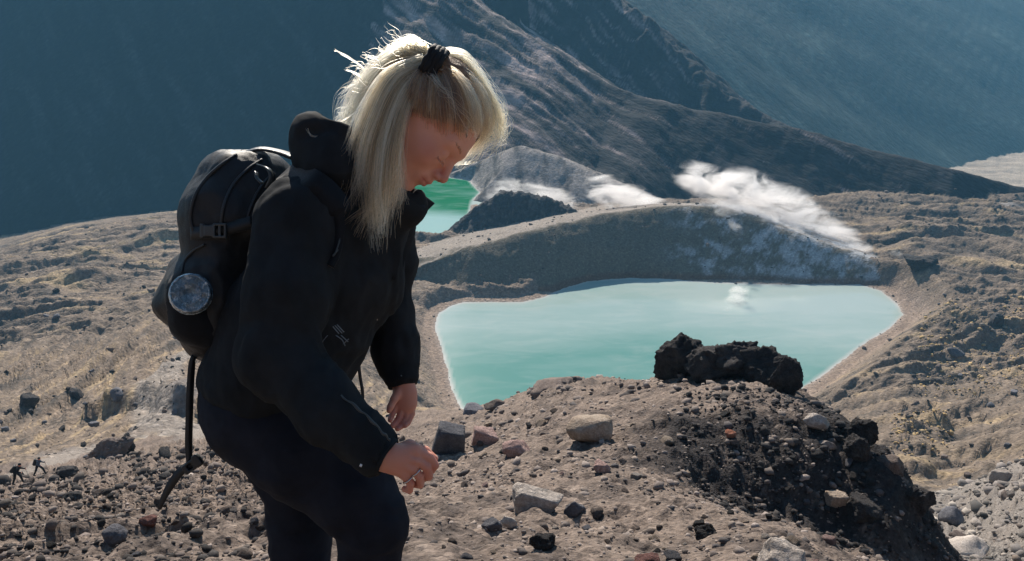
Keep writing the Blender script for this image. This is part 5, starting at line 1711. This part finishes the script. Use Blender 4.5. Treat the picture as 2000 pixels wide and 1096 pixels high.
for o, px, py, wp, kind, z_ in LOOSE:
    d2, mk = min((((px-a)**2+((py-b)*1.3)**2), (a, b, t)) for a, b, t in MARKS)
    dx, dy = px-mk[0], py-mk[1]
    dr = ('left of' if dx < 0 else 'right of') if abs(dx) > abs(dy)*1.1 else ('above' if dy < 0 else 'below')
    sz = 'tiny' if wp < 13 else ('small' if wp < 19 else 'fist-sized looking')
    byk.setdefault((CW[kind], dr, mk[2]), []).append((d2, o, sz, z_))
for (c_w, dr, mk), lst in byk.items():
    lst.sort(key=lambda q: q[0])
    for n_, (d2, o, sz, z_) in enumerate(lst):
        sz = {'tiny': 'tiny', 'small': 'small'}.get(sz, 'larger')
        if len(lst) == 1: lb = f'{sz} {c_w} stone {dr} the {mk}, alone of its colour'
        else: lb = f'{sz} {c_w} stone {dr} the {mk}, {ORD[min(n_, 14)]} such one outward'
        tag(o, lb, 'stone', ZL[z_][1])

# gravel nobody could count: one mesh per area
lows = []
for i in range(10):
    v, f = rock_arrays(400+i, 1, 8, 0.15)
    v = (v-(v.min(0)+v.max(0))/2)/((v.max(0)-v.min(0))/2)
    lows.append((v, f))
def gravel(name, N, pxr, lDr, smin, smax, power, matcols, seed, maxr, flat=0.7):
    rg = np.random.default_rng(seed)
    K_ = (rg.uniform(pxr[0], pxr[1], N)-1000)/FPX/0.86
    Y = np.exp(rg.uniform(math.log(lDr[0]), math.log(lDr[1]), N))
    X = K_*Y
    cl = fbm(X*0.9, Y*0.9, 3, seed+1)+0.35*fbm(X*0.2, Y*0.2, 2, seed+2)
    keep = rg.random(N) < np.clip(0.55+1.3*cl, 0.06, 1)
    X, Y = X[keep], Y[keep]; N = len(X)
    Z = height(X, Y)
    u = rg.random(N)
    pxs = smin*(1-u*(1-(smin/smax)**power))**(-1/power)      # width in photo pixels, power law
    R = np.minimum(pxs/FPX*Y*1.08/2, maxr)
    VV = np.zeros((0, 3)); out_v = []; out_f = []; o = 0; cols = []
    which = rg.integers(0, len(lows), N)
    base = np.array(matcols); ci = rg.integers(0, len(base), N)
    for w_ in range(len(lows)):
        s_ = np.where(which == w_)[0]
        v, f = lows[w_]
        a = rg.uniform(0, 2*PI, len(s_)); sc = np.stack([R[s_]*rg.uniform(0.8, 1.2, len(s_)), R[s_]*rg.uniform(0.6, 1.0, len(s_)), R[s_]*flat*rg.uniform(0.6, 1.1, len(s_))], -1)
        p = v[None]*sc[:, None]
        b = rg.uniform(-0.5, 0.5, len(s_))
        p = np.stack([p[..., 0]*np.cos(b)[:, None]-p[..., 2]*np.sin(b)[:, None], p[..., 1], p[..., 0]*np.sin(b)[:, None]+p[..., 2]*np.cos(b)[:, None]], -1)
        p = np.stack([p[..., 0]*np.cos(a)[:, None]-p[..., 1]*np.sin(a)[:, None], p[..., 0]*np.sin(a)[:, None]+p[..., 1]*np.cos(a)[:, None], p[..., 2]], -1)
        p += np.stack([X[s_], Y[s_], Z[s_]+R[s_]*0.22], -1)[:, None]
        out_v.append(p.reshape(-1, 3)); out_f.append((f[None]+(np.arange(len(s_))*len(v))[:, None, None]+o).reshape(-1, 3)); o += len(s_)*len(v)
        cols.append(np.repeat(base[ci[s_]]*rg.uniform(0.75, 1.25, len(s_))[:, None], len(v), 0))
    ob = mesh_obj(name, np.concatenate(out_v), np.concatenate(out_f), gravel_m, None, False)
    add_color(ob.data, 'albedo', np.concatenate(cols))
    tag(ob, kind='stuff')
gm_ = NT('gravel_stone')
at_ = gm_.n('ShaderNodeAttribute', attribute_name='albedo')
gn_ = gm_.noise(gm_.n('ShaderNodeNewGeometry').outputs['Position'], 40, 4, 0.6)
gm_.bsdf(gm_.mix(1.0, at_.outputs['Color'], gm_.ramp(gn_, [(0.3, 0.75), (0.7, 1.25)]), 'MULTIPLY'), 0.95, gn_, 0.6, 0.01, 0.15)
gravel_m = gm_.m
BR = [(0.20, 0.165, 0.145), (0.14, 0.115, 0.10), (0.26, 0.21, 0.175), (0.09, 0.08, 0.077), (0.30, 0.25, 0.22), (0.17, 0.14, 0.125)]
gravel('gravel', 24000, (-60, 2060), (2.6, 34), 3.6, 28, 1.7, BR, 71, 0.22)
LV = [(0.03, 0.029, 0.03), (0.045, 0.042, 0.041), (0.06, 0.055, 0.052), (0.15, 0.125, 0.11)]
gravel('lava_gravel', 3600, (1330, 1880), (11.5, 18), 4, 26, 1.7, LV, 72, 0.3)
gravel('rubble', 11000, (-60, 560), (4, 45), 5, 36, 1.9, [(0.035, 0.032, 0.031), (0.05, 0.045, 0.043), (0.10, 0.085, 0.075), (0.16, 0.13, 0.115)], 73, 0.4)
gravel('ochre_stones', 2600, (1760, 2060), (140, 215), 3, 11, 2.0, [(0.46, 0.32, 0.15), (0.36, 0.27, 0.15), (0.20, 0.17, 0.14)], 76, 1.3)
gravel('ochre_stones', 700, (1740, 1860), (96, 122), 4, 13, 2.0, [(0.46, 0.32, 0.15), (0.36, 0.27, 0.15), (0.07, 0.065, 0.06)], 77, 0.9)
gravel('corner_rubble', 4200, (1780, 2100), (18, 60), 3.5, 44, 1.6, [(0.25, 0.22, 0.20), (0.16, 0.145, 0.135), (0.34, 0.30, 0.26), (0.08, 0.075, 0.07)], 75, 0.9)
gravel('floor_rubble', 9000, (-80, 2080), (60, 330), 2.4, 11, 2.2, [(0.07, 0.065, 0.06), (0.12, 0.10, 0.09), (0.19, 0.16, 0.135)], 74, 1.1)

# ================================================================== HIKERS
M_DARKC = simple_mat('dark_hiking_clothes', (0.014, 0.015, 0.018), 0.8)
M_BLUEJ = simple_mat('grey_blue_jacket', (0.07, 0.09, 0.12), 0.8)
def hiker(px, py, hpx, facing, lean, stride, label, jack, pole_label, pack_label):
    P = hit(px, py)
    dist = (P-CAM)[1]*CP-(P-CAM)[2]*SP
    hgt = hpx/FPX*dist/CP
    k = hgt/1.72
    c_, s_ = math.cos(facing), math.sin(facing)
    def T(f, s, z):
        return np.array([c_*f - s_*s, s_*f + c_*s, z])*k + P
    root = empty('person', tuple(P)); tag(root, label, 'person')
    R_ = 0.9*k
    def grid():
        return Field(np.arange(P[0]-R_, P[0]+R_, 0.022*k), np.arange(P[1]-R_, P[1]+R_, 0.022*k), np.arange(P[2]-0.35*k, P[2]+1.95*k, 0.022*k))
    L = lean
    F = grid()      # body: head, neck, torso, arms with hands, legs
    hd = T(0.12+L*0.75, 0, 1.60-L*0.25)
    F.ellipsoid(hd, (0.10*k, 0.095*k, 0.125*k), None, 0.02)
    F.capsule(hd, 0.06*k, T(0.05+L*0.6, 0, 1.42-L*0.2), 0.06*k, 0.03)
    F.capsule(T(0.03+L*0.55, 0, 1.36-L*0.18), 0.10*k, T(0, 0, 0.95), 0.11*k, 0.03)
    arms = []
    for sg, sw in ((1, 0.32), (-1, 0.12)):
        sh = T(0.04+L*0.55, 0.17*sg, 1.38-L*0.18); el = T(0.02+L*0.5+sw*0.3, 0.25*sg, 1.12-L*0.1); ha = T(0.22+L*0.5+sw*0.6, 0.24*sg, 1.02-L*0.05)
        F.chain([(sh, 0.045*k), (el, 0.038*k), (ha, 0.032*k)], 0.02); arms.append((sh, el, ha))
        F.ball(ha, 0.042*k)
    legs = []
    for sg, sw in ((1, stride), (-1, -stride)):
        hp_ = T(0, 0.09*sg, 0.92); kn_ = T(sw*0.55+0.06, 0.10*sg, 0.50+0.05*(sw > 0)); an_ = T(sw, 0.10*sg, 0.07)
        F.chain([(hp_, 0.075*k), (kn_, 0.055*k), (an_, 0.04*k)], 0.03); legs.append((hp_, kn_, an_))
    v, q = F.mesh(); mesh_obj('body', v, q, M_SKIN, root)
    F = grid()
    F.capsule(T(0.04+L*0.56, 0, 1.36-L*0.18), 0.155*k, T(0, 0, 0.92), 0.155*k, 0.04)
    for sh, el, ha in arms: F.chain([(sh, 0.075*k), (el, 0.062*k), (el*0.15+ha*0.85, 0.05*k)], 0.03)
    v, q = F.mesh(); v = relax(v, q, 1); mesh_obj('jacket', v, q, jack, root)
    F = grid()
    for hp_, kn_, an_ in legs: F.chain([(hp_, 0.115*k), (kn_, 0.082*k), (an_, 0.062*k)], 0.04)
    v, q = F.mesh(); mesh_obj('trousers', v, q, M_DARKC, root)
    F = grid()
    for hp_, kn_, an_ in legs: F.capsule(an_+[0, 0, -0.02*k], 0.058*k, an_+np.array([c_*0.13, s_*0.13, -0.04])*k, 0.045*k, 0.02)
    v, q = F.mesh(); mesh_obj('boots', v, q, M_BOOT, root)
    F = grid(); F.ellipsoid(hd+np.array([-c_*0.01, -s_*0.01, 0.045])*k, (0.115*k, 0.11*k, 0.10*k), None, 0.02)
    v, q = F.mesh(); mesh_obj('hat', v, q, M_DARKC, root)
    bp = empty('backpack', tuple(T(-0.2, 0, 1.0))); tag(bp, pack_label, 'backpack')
    F = grid(); F.chain([(T(-0.20+L*0.62, 0, 1.42-L*0.22), 0.13*k), (T(-0.24+L*0.1, 0, 1.06), 0.15*k)], 0.03)
    v, q = F.mesh(); v = relax(v, q, 1); mesh_obj('pack_bag', v, q, M_PACK, bp)
    F = grid(); F.capsule(T(-0.22+L*0.7, -0.12, 1.56-L*0.25), 0.05*k, T(-0.22+L*0.7, 0.12, 1.56-L*0.25), 0.05*k, 0.02)
    v, q = F.mesh(); mesh_obj('pack_lid', v, q, M_PACK, bp)
    ha = arms[0][2]; tip = T(0.62+L*0.3, 0.28, 0); tip[2] = float(height(tip[0], tip[1]))
    pr = empty('trekking_pole', tuple(tip)); tag(pr, pole_label, 'trekking pole')
    top = ha + (ha-tip)/np.linalg.norm(ha-tip)*0.08
    vs, fs = tube_mesh([(np.array([tip, ha]), 0.011*k)], 6); mesh_obj('shaft', vs, fs, M_GREY, pr)
    vs, fs = tube_mesh([(np.array([ha-(ha-tip)*0.05, top]), 0.02*k)], 6); mesh_obj('handle', vs, fs, M_DARKC, pr)
hiker(36, 946, 44, 0.2, 0.38, 0.30, 'distant hiker in dark clothes bent forward, the left and nearer of the two', M_DARKC, 'thin pole planted ahead by the nearer, left hiker', 'dark pack on the back of the left, nearer hiker')
hiker(78, 928, 38, 0.1, 0.18, 0.42, 'distant hiker striding with legs apart, the right of the two on the path', M_BLUEJ, 'thin pole held by the striding hiker on the right', 'dark pack on the back of the striding right hiker')

# ================================================================== STEAM
def steam_mat(name, dens, nscale, thr, soft=1.9):
    m = NT(name)
    tc = m.n('ShaderNodeTexCoord')
    vl = m.n('ShaderNodeVectorMath', operation='LENGTH'); m.l(tc.outputs['Object'], vl.inputs[0])
    g = m.n('ShaderNodeNewGeometry')
    mp = m.n('ShaderNodeMapping'); mp.inputs['Rotation'].default_value = (0, math.radians(-28), 0); mp.inputs['Scale'].default_value = (0.55, 1.0, 1.5)
    m.l(g.outputs['Position'], mp.inputs[0])
    n = m.noise(mp.outputs[0], nscale, 6, 0.68, 1.2)
    fall = m.math('SUBTRACT', 1.0, vl.outputs['Value'])
    e = m.math('ADD', m.math('MULTIPLY', fall, 0.62), m.math('MULTIPLY', m.math('SUBTRACT', n, thr), soft*2.3))
    e = m.math('MULTIPLY', e, m.math('MULTIPLY', fall, 3.0, True))
    e = m.math('MULTIPLY', e, 1.5, True)
    e = m.math('MULTIPLY', e, dens)
    p = m.n('ShaderNodeVolumePrincipled')
    p.inputs['Color'].default_value = (1.0, 0.985, 0.975, 1)
    p.inputs['Anisotropy'].default_value = 0.45
    m.l(e, p.inputs['Density'])
    m.l(p.outputs[0], m.out.inputs['Volume'])
    return m.m
ST1 = steam_mat('steam_dense', 0.34, 0.16, 0.53)
ST2 = steam_mat('steam_thin', 0.26, 0.22, 0.53)
ST3 = steam_mat('steam_faint', 0.34, 0.30, 0.48)
bm = bmesh.new(); bmesh.ops.create_icosphere(bm, subdivisions=3, radius=1.0)
smesh = bpy.data.meshes.new('puff'); bm.to_mesh(smesh); bm.free()
def plume(label, puffs, mat):
    root = empty('steam_plume', tuple(PW(*puffs[0][:3]))); root['kind'] = 'stuff'
    tag(root, label, 'steam')
    sm_ = smesh.copy(); sm_.materials.append(mat)
    for px, py, D, rx, rz, tilt in puffs:
        o = bpy.data.objects.new('puff', sm_)
        p = PW(px, py, D); dist = (p-CAM)[1]*CP-(p-CAM)[2]*SP
        o.location = p - np.array(root.location)
        o.scale = (rx/FPX*dist, rx/FPX*dist*0.55, rz/FPX*dist)
        o.rotation_euler = (0, math.radians(tilt), 0)
        link(o, root); o['kind'] = 'stuff'
plume('long bank of white steam streaming off the right crest of the ash hill',
      [(1400, 368, 286, 80, 46, 20), (1470, 382, 284, 100, 52, 24), (1545, 412, 279, 100, 50, 28), (1620, 450, 271, 96, 38, 33), (1680, 485, 262, 60, 20, 35), (1360, 345, 290, 54, 34, 10), (1440, 408, 274, 80, 20, 12), (1540, 448, 268, 80, 18, 24)], ST1)
plume('low white steam drifting behind the middle of the ash hill crest', [(1215, 385, 290, 86, 36, 16), (1275, 400, 284, 64, 24, 16), (1175, 362, 296, 42, 28, 0)], ST1)
plume('white steam hanging over the black crag by the emerald lake', [(1010, 372, 303, 66, 26, 6), (1080, 386, 300, 64, 26, 20), (975, 380, 299, 38, 20, -10)], ST2)
plume('small wisp of steam running down the front of the ash hill', [(1412, 418, 268, 24, 14, 30), (1435, 445, 262, 26, 14, 50)], ST2)
plume('pale wisp of steam rising over the lake water near its far shore', [(1440, 574, 238, 34, 19, -50), (1426, 600, 231, 56, 20, -55), (1408, 624, 225, 34, 15, -60)], ST3)
plume('thin steam trailing over the pale rocks at the right end of the ash hill', [(1765, 505, 255, 44, 12, 25), (1810, 545, 247, 34, 10, 30), (1720, 510, 255, 26, 12, 20)], ST2)
